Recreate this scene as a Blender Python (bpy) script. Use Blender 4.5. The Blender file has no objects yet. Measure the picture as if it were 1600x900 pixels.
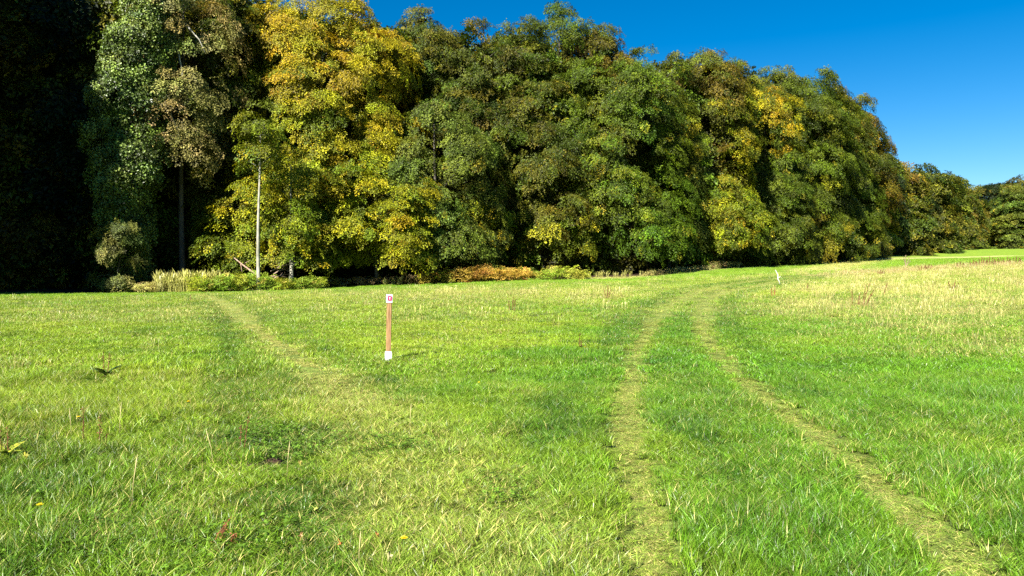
import bpy, math, random
import numpy as np

random.seed(7)
rng = np.random.default_rng(11)
SC = bpy.context.scene
COL = SC.collection

# ------------------------------------------------------------------ camera
EYE = 1.6
FPX = 1155.0                      # focal length in photo pixels (1600 wide)
HZ = 430.0                        # photo row of the horizon
cam_d = bpy.data.cameras.new('camera')
cam = bpy.data.objects.new('camera', cam_d)
COL.objects.link(cam)
SC.camera = cam
cam.location = (0, 0, EYE)
cam.rotation_euler = (math.radians(90), 0, 0)
cam_d.sensor_width = 36
cam_d.lens = FPX / 1600 * 36
cam_d.shift_y = -(450 - HZ) / 1600
cam_d.clip_start = 0.05
cam_d.clip_end = 6000

# ------------------------------------------------------------------ sky and sun
SUN_EL = math.radians(36)
SUN_AZ = math.atan2(-0.52, -0.854)          # towards the sun: behind the camera's left shoulder
W = bpy.data.worlds.new('World')
SC.world = W
W.use_nodes = True
wn = W.node_tree
sky = wn.nodes.new('ShaderNodeTexSky')
sky.sky_type = 'NISHITA'
sky.sun_disc = False
sky.sun_elevation = SUN_EL
sky.sun_rotation = SUN_AZ % (2 * math.pi)
sky.altitude = 600
sky.air_density = 1.0
sky.dust_density = 0.2
sky.ozone_density = 3.0
hs = wn.nodes.new('ShaderNodeHueSaturation')
hs.inputs['Saturation'].default_value = 1.5
hs.inputs['Value'].default_value = 0.72
wn.links.new(sky.outputs[0], hs.inputs['Color'])
wn.links.new(hs.outputs[0], wn.nodes['Background'].inputs[0])
wn.nodes['Background'].inputs[1].default_value = 0.05

sd = bpy.data.lights.new('sun', 'SUN')
sd.energy = 5.0
sd.angle = math.radians(0.53)
sd.color = (1.0, 0.95, 0.86)
sun = bpy.data.objects.new('sun', sd)
COL.objects.link(sun)
sun.rotation_euler = (math.radians(90) - SUN_EL, 0, math.pi - SUN_AZ)

SC.view_settings.view_transform = 'Standard'
SC.view_settings.look = 'None'
SC.view_settings.gamma = 1
SC.view_settings.exposure = 1.93
SC.render.film_transparent = False
cy = SC.cycles
cy.use_denoising = False
cy.max_bounces = 5
cy.diffuse_bounces = 1
cy.glossy_bounces = 2
cy.transmission_bounces = 3
cy.transparent_max_bounces = 4
cy.caustics_reflective = False
cy.caustics_refractive = False

# ------------------------------------------------------------------ small maths helpers
def vnoise(x, y, seed=0):
    """smooth value noise in 0..1 on arrays"""
    x = np.asarray(x, float); y = np.asarray(y, float)
    xi = np.floor(x).astype(np.int64); yi = np.floor(y).astype(np.int64)
    fx = x - xi; fy = y - yi
    fx = fx * fx * (3 - 2 * fx); fy = fy * fy * (3 - 2 * fy)
    def h(a, b):
        n = (a * 374761393 + b * 668265263 + seed * 1442695041) & 0x7fffffff
        n = ((n ^ (n >> 13)) * 1274126177) & 0x7fffffff
        return ((n ^ (n >> 16)) & 0xffff) / 65535.0
    return (h(xi, yi) * (1 - fx) + h(xi + 1, yi) * fx) * (1 - fy) + (h(xi, yi + 1) * (1 - fx) + h(xi + 1, yi + 1) * fx) * fy

def fbm(x, y, seed=0, o=3):
    s = 0; a = 0.5; t = 0
    for k in range(o):
        s = s + a * vnoise(x * 2 ** k, y * 2 ** k, seed + 17 * k); t += a; a *= 0.5
    return s / t

def sstep(a, b, x):
    t = np.clip((x - a) / (b - a), 0, 1)
    return t * t * (3 - 2 * t)

# ------------------------------------------------------------------ the lie of the land
# (photo column, photo row, distance) of points read off the photograph
LAND = [(0, 458, 51), (130, 458, 53), (250, 456, 56), (430, 452, 60), (600, 445, 66), (720, 440, 68), (850, 435, 69),
        (980, 434, 71), (1100, 422, 80), (1200, 416, 93), (1280, 409, 110), (1350, 401, 137), (1400, 398, 172),
        (1500, 392, 275), (1600, 389, 255), (800, 452, 44), (600, 462, 38), (1000, 449, 46), (1140, 447, 50),
        (1200, 440, 52), (1300, 433, 55), (1400, 427, 58), (1500, 420, 60), (1600, 414, 60), (1500, 402, 125),
        (1600, 399, 135), (1750, 405, 70), (1800, 388, 260), (-150, 462, 45), (1700, 470, 25)]
P = []
for px, py, Y in LAND:
    P.append(((px - 800) / FPX * Y, Y, EYE + (HZ - py) / FPX * Y))
for x, y in [(0, 0), (-12, 0), (12, 0), (0, -20), (-20, -20), (20, -20), (0, 6), (-6, 8), (6, 8), (-2, 13.5), (-10, 15),
             (9, 14), (0, 22), (-16, 26), (-40, 10), (40, 0), (-60, 30), (0, 14)]:
    P.append((x, y, 0.0 if x < 15 else 0.3))
P += [(-120, 80, 3), (-60, 120, 4), (0, 140, 7), (60, 200, 12), (150, 400, 20), (0, 400, 22), (-200, 300, 14), (300, 300, 16), (300, 100, 9), (200, 0, 4), (-200, 0, 1), (0, -200, 0)]
P = np.array(P)
def _tps(d2):
    return 0.5 * d2 * np.log(d2 + 1e-9)
_S = 50.0
_A = P[:, :2] / _S
_K = _tps(((_A[:, None] - _A[None]) ** 2).sum(-1)) + np.eye(len(P)) * 0.002
_M = np.block([[_K, np.c_[np.ones(len(P)), _A]], [np.r_[[np.ones(len(P))], _A.T], np.zeros((3, 3))]])
_Wt = np.linalg.solve(_M, np.r_[P[:, 2], 0, 0, 0])
def land(x, y):
    x = np.atleast_1d(np.asarray(x, float)); y = np.atleast_1d(np.asarray(y, float))
    r = np.hypot(x, y); k = np.minimum(1, 420 / np.maximum(r, 1e-6))
    xs, ys = x * k / _S, y * k / _S
    out = _Wt[-3] + _Wt[-2] * xs + _Wt[-1] * ys
    for i in range(len(P)):
        out = out + _Wt[i] * _tps((xs - _A[i, 0]) ** 2 + (ys - _A[i, 1]) ** 2)
    # small unevenness, stronger close by
    out = out + (fbm(x * 0.5, y * 0.5, 3) - 0.5) * 0.12 * np.minimum(1, r / 6) + (vnoise(x * 1.7, y * 1.7, 9) - 0.5) * 0.05
    return out
def at(px, py):
    """the point of the ground seen at a photo pixel"""
    u = (px - 800) / FPX; v = (py - HZ) / FPX
    Y = np.concatenate([np.arange(1.5, 30, 0.05), np.arange(30, 300, 0.25)])
    g = EYE - v * Y - land(u * Y, Y)
    k = np.nonzero(g <= 0)[0]
    y = Y[k[0]] if len(k) else 260.0
    return np.array([u * y, y])
def gz(x, y):
    return float(land(x, y)[0])

EDGE = [(-3.0, 14), (-1.6, 30), (-1.2, 38), (-0.9, 46), (-0.693, 51), (-0.58, 53), (-0.476, 56), (-0.32, 60), (-0.17, 66), (-0.07, 68), (0.043, 69.5),
        (0.156, 71.5), (0.26, 80), (0.346, 93), (0.416, 110), (0.476, 137), (0.519, 172), (0.6, 262), (0.66, 262), (0.75, 250), (1.5, 240), (3.0, 200)]
_eu = np.array([e[0] for e in EDGE]); _ey = np.array([e[1] for e in EDGE])
def edge_y(x, y):
    u = np.where(y > 0.5, x / np.maximum(y, 0.5), 9 * np.sign(x))
    return np.interp(u, _eu, _ey)

# wheel ruts and paths, photo pixels
def poly(pts):
    return np.array([at(*p) for p in pts])
RUT_R = poly([(1620, 960), (1530, 900), (1440, 810), (1345, 730), (1240, 655), (1155, 590), (1115, 545), (1098, 512), (1095, 485), (1108, 468), (1150, 452), (1200, 443), (1290, 433)])
RUT_L = poly([(1040, 960), (1020, 900), (1000, 780), (985, 700), (978, 640), (985, 590), (998, 545), (1018, 505), (1045, 478), (1085, 459), (1130, 447), (1190, 438), (1290, 428)])
PATH = poly([(262, 454), (300, 459), (335, 468), (368, 484), (398, 512), (450, 552), (520, 602), (590, 660), (650, 720), (720, 780), (800, 870)])
OLD = poly([(340, 470), (352, 505), (352, 560), (345, 610), (385, 660), (440, 720), (480, 790), (520, 900)])
FARP = poly([(1290, 421), (1340, 408), (1385, 404), (1440, 403), (1500, 402), (1560, 400), (1640, 398)])
def dist(x, y, pl):
    d = np.full(np.shape(x), 1e9)
    for a, b in zip(pl[:-1], pl[1:]):
        ab = b - a; t = np.clip(((x - a[0]) * ab[0] + (y - a[1]) * ab[1]) / (ab @ ab), 0, 1)
        d = np.minimum(d, np.hypot(x - a[0] - t * ab[0], y - a[1] - t * ab[1]))
    return d
def rut(x, y):
    """1 in the middle of the two wheel ruts"""
    wob = (fbm(x * 1.6, y * 1.6, 31) - 0.5) * 0.2
    d = np.minimum(dist(x, y, RUT_R), dist(x, y, RUT_L)) + wob
    w = 0.135 + 0.0085 * y
    return 1 - sstep(w * 0.35, w * 1.9, d)
def footpath(x, y):
    wob = (fbm(x * 1.1, y * 1.1, 37) - 0.5) * 0.5
    nearby = 1 - sstep(8, 13, y)
    return (1 - sstep(0.14, 0.55, (dist(x, y, PATH) + wob * (0.35 + 0.6 * nearby)) / (1 + 0.9 * nearby))) * (1 - 0.66 * nearby)
def oldrut(x, y):
    return 1 - sstep(0.1, 0.5, dist(x, y, OLD) + (fbm(x, y, 41) - 0.5) * 0.5)

# dry, tall, tan stands of grass: (photo column, row, half width m, half depth m, strength)
TAN = [(1560, 480, 7, 5.0, .8), (1450, 470, 8, 7, .85), (1360, 470, 5, 6, .75), (1300, 450, 12, 9, .8), (1420, 430, 12, 8, .75), (1560, 440, 12, 10, .7),
       (1230, 455, 5, 4, .6), (1560, 417, 14, 10, .9), (1440, 424, 10, 7, .9), (1490, 515, 4.0, 3.0, .6), (1580, 545, 2.5, 2, .5), (880, 462, 9, 5, .62), (760, 458, 9, 5, .62),
       (660, 458, 6, 4, .45), (980, 458, 5, 4, .45), (200, 490, 6, 3, .3), (80, 500, 4, 3, .3), (330, 480, 4, 3, .2), (60, 575, 1.2, .8, .4), (1340, 402, 20, 9, .5), (760, 520, 1.4, 1, .3)]
TANW = [(at(a, b), c, d, e) for a, b, c, d, e in TAN]
def tan_amount(x, y):
    s = np.zeros(np.shape(x))
    for c, rx, ry, e in TANW:
        q = ((x - c[0]) / rx) ** 2 + ((y - c[1]) / ry) ** 2
        s = np.maximum(s, e * np.exp(-q * 0.9))
    return np.clip(s * (0.1 + 1.35 * fbm(x * 0.35, y * 0.6, 51)), 0, 1)
def mown(x, y):
    """the cut strip along the wood and the far end of the field"""
    e = edge_y(x, y)
    strip = sstep(0.835, 0.87, y / e)
    far = sstep(60, 72, y - 0.0 * x)
    return np.maximum(strip, far)

# ------------------------------------------------------------------ object helpers
def link(o, parent=None):
    COL.objects.link(o)
    if parent is not None:
        o.parent = parent
    return o
def tag(o, label=None, cat=None, group=None, kind=None):
    if label: o['label'] = label
    if cat: o['category'] = cat
    if group: o['group'] = group
    if kind: o['kind'] = kind
    return o
def empty(name, loc, label, cat, group=None, rz=0.0):
    o = bpy.data.objects.new(name, None)
    o.empty_display_size = 0.3
    link(o); o.location = loc; o.rotation_euler = (0, 0, rz)
    return tag(o, label, cat, group)
def mesh_np(name, V, F, mats=(), smooth=False, attrs=None):
    me = bpy.data.meshes.new(name)
    me.from_pydata(np.asarray(V, float).tolist(), [], F if isinstance(F, list) else F.tolist())
    for m in mats: me.materials.append(m)
    if smooth: me.polygons.foreach_set('use_smooth', np.ones(len(me.polygons), bool))
    for k, v in (attrs or {}).items():
        v = np.asarray(v, float)
        if v.ndim == 1:
            a = me.attributes.new(k, 'FLOAT', 'POINT'); a.data.foreach_set('value', v)
        else:
            a = me.attributes.new(k, 'FLOAT_VECTOR', 'POINT'); a.data.foreach_set('vector', v.ravel())
    me.update()
    return me

class MB:
    """collects shapes for one mesh"""
    def __init__(s): s.v = []; s.f = []; s.m = []
    def add(s, v, f, mi=0):
        b = len(s.v); s.v += [tuple(p) for p in v]; s.f += [tuple(i + b for i in q) for q in f]; s.m += [mi] * len(f)
    def tube(s, pts, rad, n=8, mi=0, cap=True):
        pts = [np.array(p, float) for p in pts]
        rings = []
        ref = np.array([1.0, 0, 0])
        for i, p in enumerate(pts):
            d = pts[min(i + 1, len(pts) - 1)] - pts[max(i - 1, 0)]
            d = d / (np.linalg.norm(d) + 1e-9)
            e1 = np.cross(d, ref)
            if np.linalg.norm(e1) < 0.1: e1 = np.cross(d, [0, 1, 0])
            e1 /= np.linalg.norm(e1); e2 = np.cross(d, e1)
            rings.append([p + rad[i] * (math.cos(2 * math.pi * k / n) * e1 + math.sin(2 * math.pi * k / n) * e2) for k in range(n)])
        v = [q for r in rings for q in r]
        f = [(i * n + k, i * n + (k + 1) % n, (i + 1) * n + (k + 1) % n, (i + 1) * n + k) for i in range(len(pts) - 1) for k in range(n)]
        if cap: f += [tuple(range(n))[::-1], tuple((len(pts) - 1) * n + k for k in range(n))]
        s.add(v, f, mi)
    def leaf(s, base, d, up, L, w, mi=0, droop=0.2, n=3):
        base = np.array(base, float); d = np.array(d, float); d /= np.linalg.norm(d)
        sd_ = np.cross(d, up); sd_ /= np.linalg.norm(sd_) + 1e-9
        nn = np.cross(sd_, d)
        v = []; f = []
        for i in range(n + 1):
            t = i / n; ww = w * (math.sin(math.pi * min(1, t * 0.9 + 0.08)) ** 0.8) * 0.5
            c = base + d * L * t - nn * (droop * L * t * t)
            v += [c - sd_ * ww + nn * ww * 0.25, c, c + sd_ * ww + nn * ww * 0.25]
        for i in range(n):
            a = 3 * i
            f += [(a, a + 1, a + 4, a + 3), (a + 1, a + 2, a + 5, a + 4)]
        s.add(v, f, mi)
    def box(s, c, size, mi=0, rz=0.0, bev=0.0):
        x, y, z = [q / 2 for q in size]
        cs, sn = math.cos(rz), math.sin(rz)
        if bev <= 0:
            pr = [(-x, -y), (x, -y), (x, y), (-x, y)]
        else:
            pr = [(-x + bev, -y), (x - bev, -y), (x, -y + bev), (x, y - bev), (x - bev, y), (-x + bev, y), (-x, y - bev), (-x, -y + bev)]
        n = len(pr); v = []
        for zz in (-z, z):
            for a, b in pr: v.append((c[0] + a * cs - b * sn, c[1] + a * sn + b * cs, c[2] + zz))
        f = [tuple(range(n))[::-1], tuple(range(n, 2 * n))] + [(k, (k + 1) % n, n + (k + 1) % n, n + k) for k in range(n)]
        s.add(v, f, mi)
    def mesh(s, name, mats, smooth=False):
        me = bpy.data.meshes.new(name); me.from_pydata(s.v, [], s.f)
        for m in mats: me.materials.append(m)
        if len(mats) > 1: me.polygons.foreach_set('material_index', s.m)
        if smooth: me.polygons.foreach_set('use_smooth', np.ones(len(s.f), bool))
        me.update(); return me
    def build(s, name, mats, parent=None, smooth=False):
        return link(bpy.data.objects.new(name, s.mesh(name, mats if isinstance(mats, (list, tuple)) else [mats], smooth)), parent)

# ------------------------------------------------------------------ materials
def newmat(name):
    m = bpy.data.materials.new(name); m.use_nodes = True
    nt = m.node_tree
    return m, nt, nt.nodes['Principled BSDF'], nt.nodes['Material Output']
def _math(nt, op, a, b=None, c=None):
    n = nt.nodes.new('ShaderNodeMath'); n.operation = op
    for i, v in enumerate((a, b, c)):
        if v is None: continue
        if isinstance(v, (int, float)): n.inputs[i].default_value = v
        else: nt.links.new(v, n.inputs[i])
    return n.outputs[0]
def _mix(nt, f, a, b, blend='MIX'):
    n = nt.nodes.new('ShaderNodeMix'); n.data_type = 'RGBA'; n.blend_type = blend
    for s_, v in ((n.inputs[0], f), (n.inputs[6], a), (n.inputs[7], b)):
        if isinstance(v, (int, float)): s_.default_value = v
        elif isinstance(v, tuple): s_.default_value = (*v, 1)
        else: nt.links.new(v, s_)
    return n.outputs[2]
def _attr(nt, name, typ='GEOMETRY'):
    n = nt.nodes.new('ShaderNodeAttribute'); n.attribute_type = typ; n.attribute_name = name
    return n
def foliage_mat(name, rough=0.45, spec=0.35, transl=0.3, straw=None):
    m, nt, bs, out = newmat(name)
    tint = _attr(nt, 'tint', 'INSTANCER').outputs['Color']
    lr = _attr(nt, 'lr').outputs['Fac']
    col = tint
    rng_ = (1.35, 0.30) if not straw else (1.35, 0.30)
    if straw:
        dry = _attr(nt, 'dry', 'INSTANCER').outputs['Fac']
        rb = _attr(nt, 'rb').outputs['Fac']
        f = _math(nt, 'MULTIPLY_ADD', _math(nt, 'SUBTRACT', dry, rb), 6.0, 0.5)
        n = nt.nodes.new('ShaderNodeClamp'); nt.links.new(f, n.inputs[0])
        col = _mix(nt, n.outputs[0], tint, straw)
    k = _math(nt, 'MULTIPLY_ADD', lr, rng_[0], rng_[1])
    cm = nt.nodes.new('ShaderNodeVectorMath'); cm.operation = 'SCALE'
    nt.links.new(col, cm.inputs[0]); nt.links.new(k, cm.inputs['Scale'])
    col = cm.outputs[0]
    nt.links.new(col, bs.inputs['Base Color'])
    bs.inputs['Roughness'].default_value = rough
    bs.inputs['Specular IOR Level'].default_value = spec
    tr = nt.nodes.new('ShaderNodeBsdfTranslucent')
    tc = _mix(nt, 1.0, col, (1.25, 1.3, 0.55), 'MULTIPLY')
    nt.links.new(tc, tr.inputs[0])
    ms = nt.nodes.new('ShaderNodeMixShader'); ms.inputs[0].default_value = transl
    nt.links.new(bs.outputs[0], ms.inputs[1]); nt.links.new(tr.outputs[0], ms.inputs[2])
    nt.links.new(ms.outputs[0], out.inputs[0])
    return m
M_LEAF = foliage_mat('tree_leaf', 0.5, 0.18, 0.22)
M_IVY = foliage_mat('ivy_leaf', 0.42, 0.3, 0.12)
M_GRASS = foliage_mat('grass_blade', 0.40, 0.38, 0.25, straw=(0.42, 0.36, 0.12))

def plain(name, col, rough=0.7, spec=0.3, noise=None, nscale=8.0, stretch=(1, 1, 1), bump=0.0):
    m, nt, bs, out = newmat(name)
    bs.inputs['Roughness'].default_value = rough
    bs.inputs['Specular IOR Level'].default_value = spec
    if noise is None:
        bs.inputs['Base Color'].default_value = (*col, 1)
    else:
        tc = nt.nodes.new('ShaderNodeTexCoord'); mp = nt.nodes.new('ShaderNodeMapping')
        mp.inputs['Scale'].default_value = stretch
        nt.links.new(tc.outputs['Object'], mp.inputs[0])
        nz = nt.nodes.new('ShaderNodeTexNoise'); nz.inputs['Scale'].default_value = nscale; nz.inputs['Detail'].default_value = 5
        nt.links.new(mp.outputs[0], nz.inputs['Vector'])
        cr = nt.nodes.new('ShaderNodeMapRange'); cr.inputs[1].default_value = 0.35; cr.inputs[2].default_value = 0.65
        nt.links.new(nz.outputs[0], cr.inputs[0])
        nt.links.new(_mix(nt, cr.outputs[0], col, noise), bs.inputs['Base Color'])
        if bump:
            bp = nt.nodes.new('ShaderNodeBump'); bp.inputs['Strength'].default_value = bump; bp.inputs['Distance'].default_value = 0.02
            nt.links.new(nz.outputs[0], bp.inputs['Height']); nt.links.new(bp.outputs[0], bs.inputs['Normal'])
    return m
M_BARK = plain('grey_bark', (0.10, 0.09, 0.07), 0.85, 0.2, (0.045, 0.04, 0.03), 3, (1, 1, 0.3), 0.6)
M_PALEBARK = plain('pale_smooth_bark', (0.33, 0.31, 0.25), 0.7, 0.25, (0.14, 0.14, 0.10), 3.5, (1, 1, 0.5), 0.3)
M_DEADWOOD = plain('bleached_dead_wood', (0.30, 0.22, 0.16), 0.8, 0.2, (0.15, 0.09, 0.06), 6, (1, 1, 1), 0.3)
M_RUSSET = plain('russet_dock_seed', (0.17, 0.055, 0.03), 0.8, 0.2, (0.08, 0.03, 0.018), 60)
M_RED = plain('red_dock_seed', (0.26, 0.075, 0.035), 0.7, 0.25, (0.15, 0.045, 0.025), 60)
M_DOCKLEAF = plain('dark_dock_leaf', (0.035, 0.075, 0.02), 0.35, 0.5, (0.05, 0.10, 0.02), 12)
M_LIMELEAF = plain('yellowing_dock_leaf', (0.22, 0.28, 0.03), 0.4, 0.4, (0.34, 0.30, 0.03), 12)
M_STRAW = plain('straw_stalk', (0.50, 0.42, 0.20), 0.6, 0.3, (0.38, 0.30, 0.14), 20)
M_YELLOW = plain('yellow_petal', (0.80, 0.58, 0.01), 0.6, 0.2)
M_STEMG = plain('green_stem', (0.12, 0.20, 0.03), 0.5, 0.3)

# ------------------------------------------------------------------ instance scatter (only inside one object: leaves of a crown, grass)
_groups = {}
def scatter_group(key, protos):
    if key in _groups: return _groups[key]
    g = bpy.data.node_groups.new('scatter_' + key, 'GeometryNodeTree')
    g.interface.new_socket('Geometry', in_out='INPUT', socket_type='NodeSocketGeometry')
    g.interface.new_socket('Geometry', in_out='OUTPUT', socket_type='NodeSocketGeometry')
    N = g.nodes.new; L = g.links.new
    gi = N('NodeGroupInput'); go = N('NodeGroupOutput'); ip = N('GeometryNodeInstanceOnPoints'); j = N('GeometryNodeJoinGeometry')
    for p in reversed(protos):
        oi = N('GeometryNodeObjectInfo'); oi.inputs['Object'].default_value = p; oi.inputs['As Instance'].default_value = False
        gt = N('GeometryNodeGeometryToInstance'); L(oi.outputs['Geometry'], gt.inputs[0]); L(gt.outputs[0], j.inputs[0])
    def na(nm, t):
        x = N('GeometryNodeInputNamedAttribute'); x.data_type = t; x.inputs[0].default_value = nm; return x.outputs[0]
    L(gi.outputs[0], ip.inputs['Points']); L(j.outputs[0], ip.inputs['Instance']); ip.inputs['Pick Instance'].default_value = True
    L(na('pid', 'INT'), ip.inputs['Instance Index']); L(na('rot', 'FLOAT_VECTOR'), ip.inputs['Rotation'])
    L(na('scl', 'FLOAT_VECTOR'), ip.inputs['Scale']); L(ip.outputs[0], go.inputs[0])
    _groups[key] = g
    return g
def scatter(name, pts, pid, rot, scl, tint, dry, key, protos, parent=None, loc=(0, 0, 0)):
    me = bpy.data.meshes.new(name)
    n = len(pts)
    me.vertices.add(n); me.vertices.foreach_set('co', np.asarray(pts, np.float32).ravel())
    def A(nm, t, arr, k):
        x = me.attributes.new(nm, t, 'POINT'); x.data.foreach_set(k, np.ascontiguousarray(arr).ravel())
    A('pid', 'INT', np.asarray(pid, np.int32), 'value'); A('rot', 'FLOAT_VECTOR', np.asarray(rot, np.float32), 'vector')
    scl = np.asarray(scl, np.float32)
    if scl.ndim == 1: scl = np.repeat(scl[:, None], 3, 1)
    A('scl', 'FLOAT_VECTOR', scl, 'vector'); A('tint', 'FLOAT_VECTOR', np.asarray(tint, np.float32), 'vector')
    if dry is not None: A('dry', 'FLOAT', np.asarray(dry, np.float32), 'value')
    me.update()
    o = link(bpy.data.objects.new(name, me), parent)
    o.location = loc
    md = o.modifiers.new('scatter', 'NODES'); md.node_group = scatter_group(key, protos)
    return o
def euler(X, Y, Z):
    """XYZ Euler angles of frames whose axes are the rows X, Y, Z of each array"""
    return np.stack([np.arctan2(Y[:, 2], Z[:, 2]), -np.arcsin(np.clip(X[:, 2], -1, 1)), np.arctan2(X[:, 1], X[:, 0])], 1)
def norm(a):
    return a / (np.linalg.norm(a, axis=-1, keepdims=True) + 1e-9)

# ------------------------------------------------------------------ leaf spray prototypes
def spray(name, seed, n=34, leaf=0.13, mat=None, length=1.0, width=0.8, droop=0.22, layered=0.10, tilt=0.45, round_=0.62):
    r = np.random.default_rng(seed)
    V = []; F = []; lr = []
    nt = 5
    for i in range(n):
        t = r.random() ** 0.8
        side = r.choice([-1, 1])
        w = width * 0.5 * math.sin(math.pi * (0.15 + 0.8 * t)) ** 0.7
        b = side * w * r.random() ** 0.7
        c = np.array([t * length, b, -droop * t * t + r.normal(0, layered) * 0.6])
        L = leaf * r.uniform(0.75, 1.35); wd = L * round_
        a = math.atan2(b, 0.35) * 0.7 + r.normal(0, 0.6)
        d = np.array([math.cos(a), math.sin(a), r.normal(-0.15, tilt)]); d /= np.linalg.norm(d)
        nn = np.array([r.normal(0, tilt), r.normal(0, tilt), 1.0]); s = np.cross(d, nn); s /= np.linalg.norm(s)
        up = np.cross(s, d) * wd * 0.15
        k = len(V)
        V += [c, c + d * L * 0.45 + s * wd * 0.5 + up, c + d * L, c + d * L * 0.45 - s * wd * 0.5 + up]
        F += [(k, k + 1, k + 2), (k, k + 2, k + 3)]
        lr += [r.random()] * 4
    me = mesh_np(name, V, F, [mat], attrs={'lr': lr})
    return bpy.data.objects.new(name, me)
SPR = [spray('leaf_spray', 100 + i, 40, 0.155, M_LEAF, tilt=0.3, layered=0.07) for i in range(6)]
SPR_FINE = [spray('fine_spray', 200 + i, 42, 0.145, M_LEAF, layered=0.06, droop=0.2, tilt=0.28) for i in range(5)]
SPR_IVY = [spray('ivy_spray', 300 + i, 36, 0.15, M_IVY, 0.8, 0.8, 0.5, 0.14, 0.5, 0.85) for i in range(4)]
SPR_FAR = [spray('far_spray', 400 + i, 30, 0.20, M_LEAF, tilt=0.3) for i in range(4)]

PAL = {  # base tint, second tint, share of second, highlight tint, share
    'dark':   ((0.0096, 0.0192, 0.0032), (0.0144, 0.0240, 0.0040), .5, (0.1600, 0.1360, 0.0160), .01),  # near-black tints put extra shade into the leaves of the shaded trees
    'green': ((0.0472, 0.0686, 0.0044), (0.0749, 0.0975, 0.0052), .45, (0.2116, 0.1829, 0.0089), .04),
    'blue': ((0.0578, 0.0839, 0.0094), (0.0884, 0.1166, 0.0130), .5, (0.2528, 0.2020, 0.0118), .04),
    'lush': ((0.0537, 0.0854, 0.0044), (0.0855, 0.1220, 0.0059), .4, (0.1954, 0.1753, 0.0089), .04),
    'olive':  ((0.0666, 0.0696, 0.0052), (0.0444, 0.0622, 0.0044), .5, (0.1628, 0.1406, 0.0089), .06),
    'brown': ((0.0851, 0.0725, 0.0059), (0.0517, 0.0651, 0.0052), .5, (0.1634, 0.1258, 0.0089), .07),
    'gold': ((0.2864, 0.2294, 0.0069), (0.1858, 0.1780, 0.0069), .45, (0.3096, 0.1899, 0.0086), .05),
    'goldgreen': ((0.2046, 0.2091, 0.0070), (0.1064, 0.1366, 0.0070), .5, (0.3110, 0.2561, 0.0088), .10),
    'yellowgreen': ((0.1275, 0.1462, 0.0068), (0.0782, 0.1088, 0.0068), .5, (0.2890, 0.2465, 0.0085), .10),
    'orange': ((0.1107, 0.0844, 0.0074), (0.0554, 0.0598, 0.0059), .5, (0.2475, 0.1547, 0.0089), .20),
    'tan':    ((0.2090, 0.1757, 0.0522), (0.1330, 0.1283, 0.0285), .5, (0.3040, 0.2375, 0.0855), .15),
    'ivy': ((0.1012, 0.1449, 0.0258), (0.0607, 0.0942, 0.0161), .4, (0.1645, 0.2173, 0.0403), .10),  # tints raised and warmed so the ivy looks more sunlit
    'paleleaf': ((0.1013, 0.1224, 0.0252), (0.0675, 0.0864, 0.0189), .5, (0.2025, 0.2016, 0.0441), .10),
}
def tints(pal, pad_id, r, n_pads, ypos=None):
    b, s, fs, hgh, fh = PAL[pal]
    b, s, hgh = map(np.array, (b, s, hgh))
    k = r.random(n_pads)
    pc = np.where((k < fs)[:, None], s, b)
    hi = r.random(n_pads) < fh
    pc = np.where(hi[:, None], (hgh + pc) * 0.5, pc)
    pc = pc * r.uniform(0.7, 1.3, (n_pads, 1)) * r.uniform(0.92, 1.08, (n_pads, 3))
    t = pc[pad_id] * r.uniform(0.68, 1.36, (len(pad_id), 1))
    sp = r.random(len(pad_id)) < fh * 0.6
    return np.where(sp[:, None], hgh * r.uniform(0.7, 1.1, (len(pad_id), 1)), t)

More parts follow.
